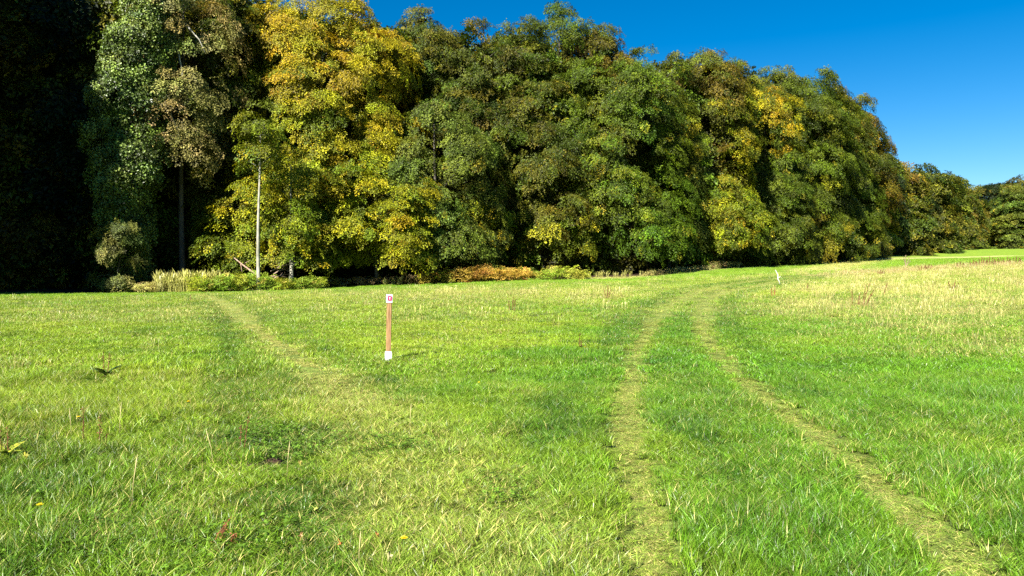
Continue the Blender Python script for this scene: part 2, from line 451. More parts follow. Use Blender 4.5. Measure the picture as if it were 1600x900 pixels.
def crown_points(r, H, R, hb, per=20, padr=1.1, area=2.1, top=2.2, low=0.75, aspect=1.0, density=1.0, inner=0.2, flat=0.55, bias=None, lean=(0, 0)):
    """centres and frames of the leaf sprays of a crown: boughs on a lumpy envelope, each bough a drooping pad of sprays"""
    Hc = H - hb
    npad = int(density * 2 * math.pi * R * Hc * 0.95 / area)
    # big boughs: rounded lobes set round the stem, widest in the lower half
    rl0 = min(0.34 * R + 0.5, 0.25 * Hc)
    nl = max(7, int(1.8 * 2 * math.pi * R * Hc * 0.85 / (math.pi * rl0 * rl0)))
    lt = []
    while len(lt) < nl:
        q = r.random(nl); lt += list(q[r.random(nl) < prof(q, top, low) + 0.1])
    lt = np.sort(np.array(lt[:nl])) * 0.97
    lth = np.arange(nl) * 2.39996 + r.normal(0, 0.35, nl) + r.uniform(0, 6.28)
    rl = rl0 * r.uniform(0.65, 1.25, nl) * (1.05 - 0.3 * lt)
    lr = np.maximum(R * prof(lt, top, low) * r.uniform(0.80, 1.06, nl) - rl * 0.7, 0)
    lz = np.minimum(hb + lt * Hc, H - rl * 0.85)
    lr[-1] = 0.1 * R; lz[-1] = H - rl[-1] * 0.8
    LC = np.stack([lr * np.cos(lth) + lean[0] * lt, lr * np.sin(lth) * aspect + lean[1] * lt, lz], 1)
    lo = np.stack([np.cos(lth), np.sin(lth), 0.35 * np.ones(nl)], 1)
    w = rl ** 2
    if bias is not None:     # fewer boughs on the side turned away into the wood
        w = w * np.where(np.cos(lth - bias) > 0.45, 0.35, 1.0)
    li = r.choice(nl, npad, p=w / w.sum())
    d = norm(r.normal(0, 1, (npad, 3)) + lo[li] * 0.85)
    inn = (r.random(npad) < inner)
    c = LC[li] + d * (rl[li] * np.where(inn, r.uniform(0.1, 0.7, npad), r.uniform(0.85, 1.05, npad)))[:, None] * np.array([1, 1, 0.85])
    c[:, 2] = np.maximum(c[:, 2], hb * r.uniform(0.75, 1.1, npad))
    out = norm(d + lo[li] * 0.4)
    pr = padr * r.uniform(0.65, 1.35, npad)
    n = np.maximum(6, (per * (pr / padr) ** 1.6).astype(int))
    pid = np.repeat(np.arange(npad), n)
    m = len(pid)
    N = norm(out * (0.35 + 0.3 * r.random((npad, 1))) + np.array([0, 0, flat + 0.35]))
    Rd = norm(np.cross(np.cross(N, out), N))
    Sd = np.cross(N, Rd)
    a = 2 * math.pi * r.random(m); q = np.sqrt(r.random(m)) * pr[pid]
    u = q * np.cos(a); v = q * np.sin(a)
    pos = c[pid] + Rd[pid] * u[:, None] * 0.85 + Sd[pid] * v[:, None] + N[pid] * (-(q / pr[pid]) ** 2 * pr[pid] * 0.42 + r.normal(0, 0.13, m))[:, None]
    # spray axes: pointing away from the pad's centre, mixed with outward
    X = norm(Rd[pid] * (u / pr[pid] + 0.65)[:, None] + Sd[pid] * (v / pr[pid])[:, None] - N[pid] * 0.28 + r.normal(0, 0.28, (m, 3)))
    Z = norm(N[pid] + r.normal(0, 0.2, (m, 3)) + Rd[pid] * (0.15 + 0.35 * u / pr[pid])[:, None])
    Yv = norm(np.cross(Z, X)); Z = np.cross(X, Yv)
    return pos - X * 0.35, euler(X, Yv, Z), pid, npad, c, li
def prof(t, top=2.2, low=0.75):
    m = 0.36
    up = np.sqrt(np.clip(1 - (np.clip(t - m, 0, 1) / (1 - m)) ** top, 0, 1))
    dn = low + (1 - low) * np.clip(t / m, 0, 1) ** 0.8
    return np.where(t > m, up, dn)

def trunk_mesh(r, H, rad, mat, limbs, lean=(0, 0), name='trunk'):
    mb = MB()
    n = 9
    pts = []; rd = []
    wx, wy = r.uniform(-.3, .3, 2)
    for i in range(n):
        t = i / (n - 1)
        pts.append((wx * math.sin(t * 5) * 0.5 + lean[0] * t, wy * math.sin(t * 4 + 1) * 0.5 + lean[1] * t, -0.3 + t * H * 0.88))
        rd.append(rad * (1.0 - 0.86 * t) * (1.45 if i == 0 else 1))
    pts.insert(1, (pts[0][0], pts[0][1], 0.25)); rd.insert(1, rad * 1.08)
    mb.tube(pts, rd, 10)
    for c in limbs:
        hz = math.hypot(c[0], c[1])
        z0 = max(1.2, c[2] - hz * r.uniform(0.5, 0.95))
        t = min(z0 / (H * 0.88), 0.97)
        s = np.array([wx * math.sin(t * 5) * 0.5 + lean[0] * t, wy * math.sin(t * 4 + 1) * 0.5 + lean[1] * t, z0])
        e = np.array(c, float)
        m1 = s * 0.62 + e * 0.38 + np.array([0, 0, 0.12 * hz]); m2 = s * 0.28 + e * 0.72 + np.array([0, 0, 0.08 * hz])
        r0 = rad * (1 - 0.86 * t) * 0.42
        mb.tube([s, m1, m2, e], [r0, r0 * 0.7, r0 * 0.45, r0 * 0.15], 5, cap=False)
    return mb.mesh(name, [mat], True)

def tree(name, px, Y, top_py, width_px, pal, label, group='trees along the edge of the wood', hb=1.2, per=16, sprays='near', pal2=None, pal2_z=None,
         bark=None, cat='tree', top=3.2, low=0.88, density=1.0, area=1.9, padr=1.1, H=None, R=None, seed=None, x=None, flat=0.08, aspect=1.0, lean=(0, 0), inner=0.2, rad=None, trunk=True, size=1.0, push=6, boughs=False):
    global _tree_n
    _tree_n += 1
    r = np.random.default_rng(1000 + _tree_n if seed is None else seed)
    if cat == 'tree' and Y < 90 and group == E_ and name != 'hazel_sapling': hb = max(hb, 2.0) + 0.5
    if x is None and Y < 130 and push: Y = Y + push
    if x is None and Y < 100 and sprays in ('near', 'fine') and cat == 'tree' and size == 1.0: padr *= 0.8; area *= 0.66; per *= 0.62; size = 0.9
    X = (px - 800) / FPX * Y if x is None else x
    g = gz(X, Y)
    if H is None: H = EYE + (HZ - top_py) / FPX * Y - g - 0.3
    if R is None: R = width_px / FPX * Y / 2 * (1.32 if Y < 125 else 1.2)
    root = empty(name, (X, Y, g), label, cat, group)
    bias = math.atan2(0.9 * Y, 0.45 * abs(X) * np.sign(X))
    pos, rot, pid, npad, cc, li = crown_points(r, H, R, hb, per, padr, area, top, low, aspect, density, inner, flat, bias, lean)
    tn = tints(pal, pid, r, npad)
    lf = r.uniform(0.88, 1.13, (li.max() + 1, 3)) ** np.array([1, .6, .6])
    if pal2 is not None:
        t2 = tints(pal2, pid, r, npad)
        z0, z1 = pal2_z
        k = sstep(z0, z1, (cc[:, 2] - hb) / (H - hb) + (fbm(cc[:, 0] * 0.3, cc[:, 2] * 0.3, 5) - 0.5) * 0.5)
        pick = (r.random(npad) < k)[pid]
        tn = np.where(pick[:, None], t2, tn)
    tn = tn * lf[li][pid]
    pr = {'near': (SPR, 1.0), 'fine': (SPR_FINE, 1.0), 'far': (SPR_FAR, 1.7), 'ivy': (SPR_IVY, 1.0)}[sprays]
    sc = r.uniform(0.75, 1.25, len(pos)) * pr[1] * size
    if trunk:
        nl = 12 if Y < 100 else 6
        limbs = [cc[i] * np.array([0.9, 0.9, 1]) for i in r.choice(npad, min(nl, npad), replace=False)]
        tm = trunk_mesh(r, H, rad or (0.012 * H + 0.08), bark or M_BARK, limbs, lean)
        link(bpy.data.objects.new('trunk', tm), root)
    if boughs:      # bare pale boughs arching out in front of the leaves
        for a, b, c_ in [((-3.6, -2.6, 17.2), (-1.6, -3.3, 17.3), (0.2, -3.4, 16.0)), ((0.2, -1.5, 19.5), (1.2, -3.2, 18.2), (1.6, -3.6, 15.6)),
                         ((-.4, -1.5, 15.2), (.6, -3.3, 13.6), (1.4, -3.5, 11.6)), ((.5, -1.2, 21.5), (2.0, -3.0, 20.4), (3.2, -3.2, 18.6))]:
            mb = MB(); mb.tube([a, tuple((np.array(a) + b) / 2 + np.array([0, 0, .2])), b, tuple((np.array(b) + c_) / 2 + np.array([.1, 0, .15])), c_], [.09, .08, .065, .05, .02], 6)
            mb.build('bough', M_PALEBARK, root, True)
    cr = scatter('crown', pos, r.integers(0, len(pr[0]), len(pos)), rot, sc, tn, None, sprays, pr[0], root)
    cr['kind'] = 'stuff'
    return root
_tree_n = 0
E_ = 'trees along the edge of the wood'

# ================================================================== GROUND
def ground_colour(x, y):
    n = fbm(x * 0.25, y * 0.25, 61); n2 = fbm(x * 1.3, y * 1.3, 62)
    e = edge_y(x, y)
    g = np.stack([0.085 + 0.04 * n, 0.125 + 0.03 * n, 0.022 + 0 * n], -1)
    mw = mown(x, y)[..., None]
    g = g * (1 - mw) + np.stack([0.125 + 0.05 * n2, 0.215 + 0.03 * n2, 0.022 + 0 * n], -1) * mw
    nr = (1 - sstep(16, 40, y))[..., None]
    g = g * (1 - 0.6 * nr)
    t = tan_amount(x, y)[..., None] * (1 - 0.5 * nr)
    g = g * (1 - t) + np.array([0.27, 0.26, 0.08]) * t
    fp = (1 - sstep(1.0, 5.0, dist(x, y, FARP) + 3 * (n2 - 0.5)))[..., None] * 0.75
    g = g * (1 - fp) + np.array([0.38, 0.36, 0.14]) * fp
    rt = np.maximum(rut(x, y), footpath(x, y))[..., None] * 0.8
    g = g * (1 - rt) + (np.array([0.17, 0.20, 0.055]) - np.array([0.04, 0.02, 0.02]) * nr) * rt
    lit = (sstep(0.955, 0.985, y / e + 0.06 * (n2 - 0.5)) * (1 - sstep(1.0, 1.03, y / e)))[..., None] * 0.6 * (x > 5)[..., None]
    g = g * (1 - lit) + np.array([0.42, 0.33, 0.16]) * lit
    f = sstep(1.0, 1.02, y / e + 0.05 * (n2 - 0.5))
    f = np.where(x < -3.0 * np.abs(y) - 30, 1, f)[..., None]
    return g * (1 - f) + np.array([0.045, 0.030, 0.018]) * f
az = np.concatenate([np.linspace(-math.pi, -0.8, 60)[:-1], np.linspace(-0.8, 0.8, 420), np.linspace(0.8, math.pi, 60)[1:]])
rr = np.concatenate([np.geomspace(0.6, 330, 330), np.geomspace(380, 5000, 14)])
AZ, RR = np.meshgrid(az, rr, indexing='ij')
GX, GY = RR * np.sin(AZ), RR * np.cos(AZ)
gxf, gyf = GX.ravel(), GY.ravel()
gzf = land(gxf, gyf) - 0.055 * rut(gxf, gyf) * (gyf < 60) - 0.03 * oldrut(gxf, gyf)
na_, nr_ = GX.shape
ii, jj = np.meshgrid(np.arange(na_ - 1), np.arange(nr_ - 1), indexing='ij')
q = (ii * nr_ + jj).ravel()
F = np.stack([q, q + 1, q + nr_ + 1, q + nr_], 1)
V = np.stack([gxf, gyf, gzf], 1)
cen = len(V)
V = np.vstack([V, [0, 0, gz(0, 0)]])
gm, gnt, gbs, gout = newmat('meadow_ground')
ga = _attr(gnt, 'gcol').outputs['Color']
geo = gnt.nodes.new('ShaderNodeNewGeometry')
def gnoise(scale, detail=4):
    nz = gnt.nodes.new('ShaderNodeTexNoise'); nz.inputs['Scale'].default_value = scale; nz.inputs['Detail'].default_value = detail
    gnt.links.new(geo.outputs['Position'], nz.inputs['Vector']); return nz.outputs[0]
n1 = gnoise(18, 6); n2 = gnoise(2.2, 6)
k1 = _math(gnt, 'MULTIPLY_ADD', _math(gnt, 'SUBTRACT', n1, 0.5), 2.2, 1.0)
k2 = _math(gnt, 'MULTIPLY_ADD', _math(gnt, 'SUBTRACT', n2, 0.5), 1.3, 1.0)
kk = _math(gnt, 'MAXIMUM', _math(gnt, 'MULTIPLY', k1, k2), 0.25)
vm = gnt.nodes.new('ShaderNodeVectorMath'); vm.operation = 'SCALE'
gnt.links.new(ga, vm.inputs[0]); gnt.links.new(kk, vm.inputs['Scale'])
gnt.links.new(vm.outputs[0], gbs.inputs['Base Color'])
gbs.inputs['Roughness'].default_value = 0.9; gbs.inputs['Specular IOR Level'].default_value = 0.1
bp = gnt.nodes.new('ShaderNodeBump'); bp.inputs['Strength'].default_value = 0.8; bp.inputs['Distance'].default_value = 0.05
gnt.links.new(n1, bp.inputs['Height']); gnt.links.new(bp.outputs[0], gbs.inputs['Normal'])
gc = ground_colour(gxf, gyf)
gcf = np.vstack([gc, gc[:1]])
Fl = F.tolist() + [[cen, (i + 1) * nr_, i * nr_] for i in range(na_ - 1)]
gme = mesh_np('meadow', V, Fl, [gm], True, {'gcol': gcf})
# make every face look up
import bmesh
if gme.polygons[0].normal.z < 0:
    gme.flip_normals()
meadow = link(bpy.data.objects.new('meadow_ground', gme)); tag(meadow, kind='structure', label='rolling grass meadow rising to the right towards the wood')

# ================================================================== GRASS
def patch(name, seed, n, size, h0, h1, w0, w1, bend, segs=3, flat=0.0, clumps=0):
    r = np.random.default_rng(seed)
    V = []; F = []; lr = []; rb = []
    cl = r.uniform(-size / 2, size / 2, (max(clumps, 1), 2))
    for i in range(n):
        if clumps:
            c = cl[r.integers(clumps)] + r.normal(0, size * 0.07, 2)
        else:
            c = r.uniform(-size / 2, size / 2, 2)
        a = r.random() * 2 * math.pi
        h = r.uniform(h0, h1) * (0.6 + 0.4 * r.random()); w = r.uniform(w0, w1) * 0.5
        b = bend * r.uniform(0.3, 1.3) * h + flat * h
        hz = h * (1 - 0.72 * flat) 
        d = np.array([math.cos(a), math.sin(a)]); fa = r.random() * math.pi
        s = np.array([math.cos(fa), math.sin(fa), 0.0]) * w
        k = len(V)
        for j in range(segs + 1):
            t = j / segs
            p = np.array([c[0] + d[0] * b * t ** 1.8, c[1] + d[1] * b * t ** 1.8, hz * (t - 0.28 * min(1.0, bend) * t * t)])
            ww = (1 - t ** 1.6) * (0.75 + 0.5 * math.sin(math.pi * t))
            if j < segs: V += [p - s * ww, p + s * ww]
            else: V += [p]
        for j in range(segs - 1):
            q = k + 2 * j; F.append((q, q + 1, q + 3, q + 2))
        q = k + 2 * (segs - 1); F.append((q, q + 1, q + 2))
        v1 = r.random(); v2 = r.random(); m = 2 * segs + 1
        lr += [v1] * m; rb += [v2] * m
    return bpy.data.objects.new(name, mesh_np(name, V, F, [M_GRASS], attrs={'lr': lr, 'rb': rb}))
NEARP = [patch('turf_near', 10 + i, 270, 0.24, 0.05, 0.19, 0.0030, 0.0060, 0.7, 4, clumps=[0, 6, 9, 5][i]) for i in range(4)] + \
        [patch('turf_trodden', 20 + i, 420, 0.24, 0.03, 0.07, 0.0036, 0.0065, 0.9, 2, flat=0.6) for i in range(3)]
MIDP = [patch('turf_mid', 30 + i, 340, 0.46, 0.04, 0.18, 0.006, 0.0115, 0.72, 2, clumps=[0, 9, 6, 12][i]) for i in range(4)] + \
       [patch('turf_trodden_mid', 40 + i, 480, 0.46, 0.03, 0.07, 0.0055, 0.010, 0.9, 2, flat=0.8) for i in range(3)]
FARG = [patch('turf_far', 50 + i, 280, 1.2, 0.06, 0.20, 0.02, 0.036, 0.6, 1, clumps=[0, 10, 14, 7][i]) for i in range(4)] + \
       [patch('turf_trodden_far', 60 + i, 240, 1.2, 0.03, 0.07, 0.014, 0.028, 0.8, 1, flat=0.7) for i in range(3)]

FARF = [patch('turf_field', 150 + i, 210, 0.62, 0.04, 0.18, 0.010, 0.019, 0.65, 1, clumps=[0, 7, 9, 6][i]) for i in range(4)] + \
       [patch('turf_trodden_field', 160 + i, 210, 0.62, 0.03, 0.06, 0.013, 0.022, 0.8, 1, flat=0.6) for i in range(3)]

def seed_stem(name, seed, n, size, h0, h1, w):
    """tall dry flowering stems with a loose seed head"""
    r = np.random.default_rng(seed); V = []; F = []; lr = []
    for i in range(n):
        c = r.uniform(-size / 2, size / 2, 2); a = r.random() * 6.28; h = r.uniform(h0, h1); b = h * r.uniform(0.05, 0.35)
        d = np.array([math.cos(a), math.sin(a)]); f = r.random() * 3.14; s = np.array([math.cos(f), math.sin(f), 0]) * w * 0.5
        P_ = [np.array([c[0] + d[0] * b * t * t, c[1] + d[1] * b * t * t, h * t]) for t in (0, .4, .72, .86, 1)]
        W_ = [0.6, 0.5, 0.5, 1.9, 0.2]; k = len(V); v1 = r.random()
        for p, ww in zip(P_, W_): V += [p - s * ww, p + s * ww]
        for j in range(4): F.append((k + 2 * j, k + 2 * j + 1, k + 2 * j + 3, k + 2 * j + 2))
        lr += [v1] * 10
    return bpy.data.objects.new(name, mesh_np(name, V, F, [M_GRASS], attrs={'lr': lr, 'rb': [0.0] * len(lr)}))
STEMS = [seed_stem('seed_stems', 70 + i, 14, 0.5, 0.20, 0.50, 0.0042) for i in range(3)]
STEMS_FAR = [seed_stem('seed_stems_far', 80 + i, 70, 1.4, 0.16, 0.5, 0.011) for i in range(3)]

def lush(x, y):
    """how deep the sward is: 0 short .. 1 deep"""
    return fbm(x * 0.45, y * 0.45, 71)
TUSS = [(at(a, b), s, k) for a, b, s, k in [(1540, 630, .7, .9), (1490, 615, .5, .6), (1585, 660, .6, .7), (1340, 700, .16, .5), (120, 790, .6, .6), (80, 870, .5, .7), (400, 700, .5, .5), (820, 590, .6, .4),
        (860, 560, .9, .4), (470, 800, .4, .5), (230, 840, .5, .6), (1150, 820, .6, .4), (700, 860, .4, .3), (560, 900, .3, .4), (1450, 560, 1.2, .35), (1570, 760, .5, .4)]]
def tussock(x, y):
    s = np.zeros(np.shape(x))
    for c, w, k in TUSS: s = np.maximum(s, k * np.exp(-(((x - c[0]) ** 2 + (y - c[1]) ** 2) / w ** 2)))
    return s
def grass_field(name, y0, y1, cell, protos, nup, nflat, hs, key, label, jitter=0.55, margin=2.0, slope=0.80, fade=0.0):
    ys = np.arange(y0, y1, cell); xs = np.arange(-slope * y1 - margin, slope * y1 + margin, cell)
    x, y = np.meshgrid(xs, ys); x = x.ravel(); y = y.ravel()
    x = x + rng.uniform(-jitter, jitter, len(x)) * cell; y = y + rng.uniform(-jitter, jitter, len(y)) * cell
    k = (np.abs(x) < slope * y + margin) & (y < edge_y(x, y) * 1.005) & (y < y1)
    x = x[k]; y = y[k]; n = len(x)
    rt = rut(x, y); fp = footpath(x, y); od = oldrut(x, y)
    tr = np.maximum(rt, fp * 0.85); mw = mown(x, y); tan = tan_amount(x, y) * (0.25 + 0.75 * sstep(1.0, 3.5, np.minimum(dist(x, y, RUT_R), dist(x, y, RUT_L)))); L = lush(x, y); ts = tussock(x, y)
    isflat = rng.random(n) < np.maximum(sstep(0.1, 0.75, tr), mw * 0.35)
    pid = np.where(isflat, nup + rng.integers(0, nflat, n), rng.integers(0, nup, n))
    h = (0.62 + 0.75 * L) * rng.uniform(0.8, 1.2, n) * hs
    h *= 0.68 + 0.75 * vnoise(x * 3.3, y * 3.3, 79) ** 1.3
    h *= 1 + 0.30 * sstep(-1, -6, x) * (y < 15) + 0.95 * ts
    h *= (1 - 0.35 * od) * (1 - 0.4 * mw)
    h = np.where(isflat, hs * rng.uniform(0.6, 1.1, n), h * (1 - 0.7 * tr))
    s = rng.uniform(0.85, 1.2, n)
    # colour: fresh green, yellow-green, deep green
    a = fbm(x * 0.35 + 40, y * 0.35, 72)[:, None]; b = fbm(x * 1.1, y * 1.1, 73)[:, None]
    fresh = np.array([0.098, 0.220, 0.009]); lime = np.array([0.235, 0.318, 0.017]); deep = np.array([0.042, 0.120, 0.008])
    # the sward left of the ruts is yellower than the strip between and beside them
    side = sstep(-2.5, 1.5, x - 0.05 * y - 0.6)[:, None] * (1 - sstep(14, 40, y))[:, None]
    w = np.clip(0.60 + 1.1 * (a - 0.5) + 0.7 * (b - 0.5) - 0.50 * side, 0, 1)
    t = fresh * (1 - w) + lime * w
    dr = np.minimum(dist(x, y, RUT_R), dist(x, y, RUT_L))
    band = np.exp(-((dr - 0.62 - 0.012 * y) / (0.24 + 0.006 * y)) ** 2) * (0.35 + 0.3 * sstep(10, 25, y))
    dk = np.clip(band[:, None] + (0.35 * np.exp(-((dist(x, y, PATH) - 0.85) / 0.35) ** 2) * (y > 9))[:, None] + sstep(0.52, 0.75, b) * 0.65 + 0.5 * od[:, None] + 0.6 * ts[:, None], 0, 0.85)
    t = t * (1 - dk) + deep * dk
    t = t * (1 - 0.3 * fp[:, None]) + np.array([0.42, 0.46, 0.13]) * 0.3 * fp[:, None]
    t = t * (1 - 0.5 * tr[:, None]) + np.array([0.32, 0.38, 0.07]) * 0.5 * tr[:, None]
    mg = np.array([0.150, 0.270, 0.014])
    t = t * (1 - 0.8 * mw[:, None]) + mg * 0.8 * mw[:, None]
    t = t * rng.uniform(0.82, 1.18, (n, 1)) * rng.uniform(0.94, 1.06, (n, 3))
    dry = 0.02 + 0.07 * (fbm(x * 0.8, y * 0.8, 75) > 0.55) + 0.62 * tan * (1 - 0.75 * tr) + 0.30 * tr + 0.18 * fp + 0.06 * sstep(8, 20, y) + 0.05 * (x < -1) - 0.03 * side[:, 0]
    dry *= (1 - 0.75 * mw)
    dry += 0.6 * mw * (1 - sstep(1, 5, dist(x, y, FARP)))
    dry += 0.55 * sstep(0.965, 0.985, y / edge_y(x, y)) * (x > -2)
    rot = np.stack([rng.normal(0, 0.06, n), rng.normal(0, 0.06, n), rng.random(n) * 6.283], 1)
    o = scatter(name, np.stack([x, y, land(x, y) - 0.055 * rt - 0.03 * od - 0.005], 1), pid, rot, np.stack([s, s, h], 1), t, np.clip(dry, 0.02, 0.97), key, protos)
    return tag(o, label, kind='stuff')
grass_field('near_grass', 1.3, 11.5, 0.13, NEARP, 4, 3, 0.78, 'near_turf', 'lush green grass in the foreground of the meadow')
grass_field('middle_grass', 11.5, 24.0, 0.25, MIDP, 4, 3, 0.82, 'mid_turf', 'green and straw coloured grass in the middle of the meadow')
grass_field('distant_grass', 24.0, 62.0, 0.36, FARF, 4, 3, 0.85, 'field_turf', 'grass before the foot of the wood, crossed by the thin footpath', margin=4)
grass_field('farthest_grass', 62.0, 118.0, 0.85, FARG, 4, 3, 0.95, 'far_turf', 'distant grass reaching to the foot of the wood', margin=4)
# tall straw stems
RIDGE = poly([(1290, 432), (1400, 425), (1500, 418), (1600, 413), (1700, 411)])
def ridge(x, y):
    return (1 - sstep(1.0, 4.5, dist(x, y, RIDGE))) * sstep(14, 34, x)
def stems(name, y0, y1, cell, protos, key, label, hs=1.0, base=0.0):
    ys = np.arange(y0, y1, cell); xs = np.arange(-0.74 * y1 - 3, 0.74 * y1 + 3, cell)
    x, y = np.meshgrid(xs, ys); x = x.ravel(); y = y.ravel()
    x = x + rng.uniform(-.6, .6, len(x)) * cell; y = y + rng.uniform(-.6, .6, len(y)) * cell
    k = (np.abs(x) < 0.74 * y + 2) & (y < edge_y(x, y) * 0.98)
    x = x[k]; y = y[k]
    p = (tan_amount(x, y) * (0.6 if y0 > 20 else 1.8) + base) * sstep(0.6, 3.5, np.minimum(dist(x, y, RUT_R), dist(x, y, RUT_L))) * (1 - footpath(x, y)) * (1 - mown(x, y))
    p *= sstep(0.25, 0.6, fbm(x * 0.9, y * 0.9, 77)) * 1.3
    p = np.maximum(p, ridge(x, y) * 0.95)
    k = rng.random(len(x)) < p
    x = x[k]; y = y[k]; n = len(x)
    pur = np.clip(sstep(42, 58, y) * (x > 12) * 0.4 + 0.8 * ridge(x, y), 0, 1)
    t = np.array([0.37, 0.35, 0.12]) * (1 - pur[:, None]) + np.array([0.22, 0.13, 0.09]) * pur[:, None]
    br = rng.random(n) < 0.14
    t = np.where(br[:, None], np.array([.2, .12, .07]), t) * rng.uniform(0.75, 1.2, (n, 1))
    rot = np.stack([rng.normal(0, 0.1, n), rng.normal(0, 0.1, n), rng.random(n) * 6.283], 1)
    s = rng.uniform(0.7, 1.15, n) * hs
    o = scatter(name, np.stack([x, y, land(x, y) - 0.01], 1), rng.integers(0, 3, n), rot, s, t, np.zeros(n), key, protos)
    return tag(o, label, kind='stuff')
stems('near_seed_grass', 3.0, 27.0, 0.5, STEMS, 'near_stems', 'scattered straw coloured seed stems among the green grass', 0.9, 0.02)
stems('distant_seed_grass', 24.0, 75.0, 0.85, STEMS_FAR, 'far_stems', 'tall tan seed grass standing across the unmown meadow', 0.75, 0.02)

# ================================================================== THE WOOD
SKYLINE = [(-400, -160), (300, -60), (480, -8), (540, 4), (590, 2), (610, 12), (650, 20), (700, 20), (760, 27), (800, 24), (850, 12), (880, 22), (920, 32), (950, 57), (965, 72), (1000, 75),
           (1050, 76), (1100, 80), (1120, 92), (1140, 104), (1155, 98), (1200, 96), (1250, 106), (1290, 142), (1330, 168), (1350, 192), (1370, 218), (1385, 250), (1410, 256),
           (1450, 260), (1480, 282), (1500, 292), (1530, 288), (1560, 287), (1600, 277), (1900, 240)]
_sx, _sy = zip(*SKYLINE)
def sky_row(px): return float(np.interp(px, _sx, _sy))
# in the shade on the left
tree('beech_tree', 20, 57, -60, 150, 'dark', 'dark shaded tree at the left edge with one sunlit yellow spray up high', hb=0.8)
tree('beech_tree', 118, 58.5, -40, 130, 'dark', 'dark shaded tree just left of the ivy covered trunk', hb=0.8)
tree('oak_tree', 285, 60.5, -70, 130, 'tan', 'sparse tree with tan leaves and bare pale boughs beside the ivy covered trunk', hb=10, density=0.7, sprays='fine', pal2='olive', pal2_z=(0.75, 1.3), rad=0.26, push=0.5, boughs=True)
tree('oak_tree', 358, 61, -45, 95, 'olive', 'olive green tree between the ivy covered trunk and the golden beech', hb=3.5, pal2='yellowgreen', pal2_z=(0.3, 1.2), push=3.5)
tree('beech_tree', 505, 64, -6, 215, 'goldgreen', 'tall golden yellow beech, the brightest tree of the wood', hb=2.2, sprays='fine', pal2='gold', pal2_z=(0.25, 0.75), bark=M_PALEBARK, per=21, density=1.1)
tree('beech_tree', 455, 59, 245, 190, 'goldgreen', 'low spreading yellow beech with a pale trunk in front of the golden one', hb=2.0, sprays='fine', pal2='yellowgreen', pal2_z=(0.6, 0.1), bark=M_PALEBARK, top=1.6, density=1.1, flat=0.8, rad=0.22)
tree('beech_tree', 590, 60, 245, 170, 'goldgreen', 'low golden green beech right of the pale trunk, its boughs near the ground', hb=1.2, sprays='fine', top=1.6, density=1.1, flat=0.8, rad=0.2)
tree('beech_tree', 598, 66, 40, 110, 'gold', 'upright yellow tree on the right shoulder of the golden beech', hb=6, sprays='fine', pal2='olive', pal2_z=(0.8, 1.1), density=0.9)
tree('oak_tree', 680, 64, 150, 170, 'blue', 'bluish green oak right of the golden beech, lower than the trees behind', hb=1.0, padr=1.2)
tree('beech_tree', 668, 71, 14, 130, 'olive', 'tall olive tree behind the bluish green oak', hb=5)
tree('beech_tree', 738, 70, 18, 115, 'olive', 'dark olive tree rising right of the bluish green oak', hb=2)
tree('maple_tree', 742, 65.5, 300, 90, 'yellowgreen', 'small yellow green maple under the dark olive trees', hb=0.8, pal2='blue', pal2_z=(0.5, 0.1))
tree('beech_tree', 806, 71, 22, 125, 'olive', 'dark olive beech with narrow upright boughs in the middle of the wood', hb=1.2, pal2='green', pal2_z=(0.6, 1.0))
tree('oak_tree', 872, 74, 4, 130, 'lush', 'tallest fresh green oak on the skyline in the middle of the wood', hb=3, padr=1.25)
tree('beech_tree', 862, 68.5, 190, 105, 'olive', 'lower olive tree with yellow tips below the tallest green oak', hb=0.8, pal2='yellowgreen', pal2_z=(0.5, 0.0))
tree('beech_tree', 925, 75, 34, 110, 'brown', 'brownish olive tree on the skyline right of the tallest green oak', hb=3)
tree('oak_tree', 968, 71.5, 88, 165, 'lush', 'broad bright green oak whose shadow falls on the grass at its foot', hb=0.9, padr=1.25)
tree('oak_tree', 1010, 78, 72, 140, 'green', 'green oak with a flat top behind the broad bright green one', hb=3)
tree('beech_tree', 1085, 81, 76, 140, 'brown', 'golden brown tree with leaves turning from the bottom to the top', hb=1.5, pal2='goldgreen', pal2_z=(0.9, 0.4), density=1.05)
tree('oak_tree', 1045, 76, 240, 90, 'blue', 'lower bluish green tree left of the golden brown one', hb=0.9)
tree('maple_tree', 1130, 80, 290, 110, 'yellowgreen', 'low yellow green maple in front of the golden brown tree', hb=0.8, top=1.7)
tree('beech_tree', 1122, 92, 84, 110, 'green', 'dark green tree on the skyline above the low yellow green maple', hb=4)
tree('beech_tree', 1196, 89, 132, 110, 'goldgreen', 'narrow orange yellow tree in front of the big dark dome', hb=1, pal2='gold', pal2_z=(0.55, 0.9), pal='x' if False else 'goldgreen') if False else tree('beech_tree', 1196, 90, 132, 105, 'green', 'narrow tree with an orange yellow top in front of the big dark dome', hb=1, pal2='gold', pal2_z=(0.45, 0.95))
tree('oak_tree', 1215, 101, 94, 190, 'green', 'big dark green dome shaped oak on the right slope of the wood', hb=1.5, padr=1.35, top=2.0, area=2.4)
tree('maple_tree', 1240, 94, 285, 62, 'orange', 'small orange tree tucked under the big dark dome', hb=0.8, pal2='green', pal2_z=(0.5, 0.0))
tree('oak_tree', 1287, 108, 128, 120, 'green', 'dark green tree right of the big dome with dense low boughs', hb=1.0, padr=1.35, area=2.5, pal2='brown', pal2_z=(0.6, 1.0))
tree('beech_tree', 1322, 126, 166, 112, 'brown', 'russet brown beech on the falling right flank of the wood', hb=1.0, padr=1.5, area=3, pal2='orange', pal2_z=(0.3, 1.3), size=1.2)
tree('beech_tree', 1361, 142, 226, 56, 'goldgreen', 'yellow beech at the end of the tall part of the wood', hb=1.0, padr=1.5, area=3, pal2='brown', pal2_z=(0.5, 0.9), size=1.2)
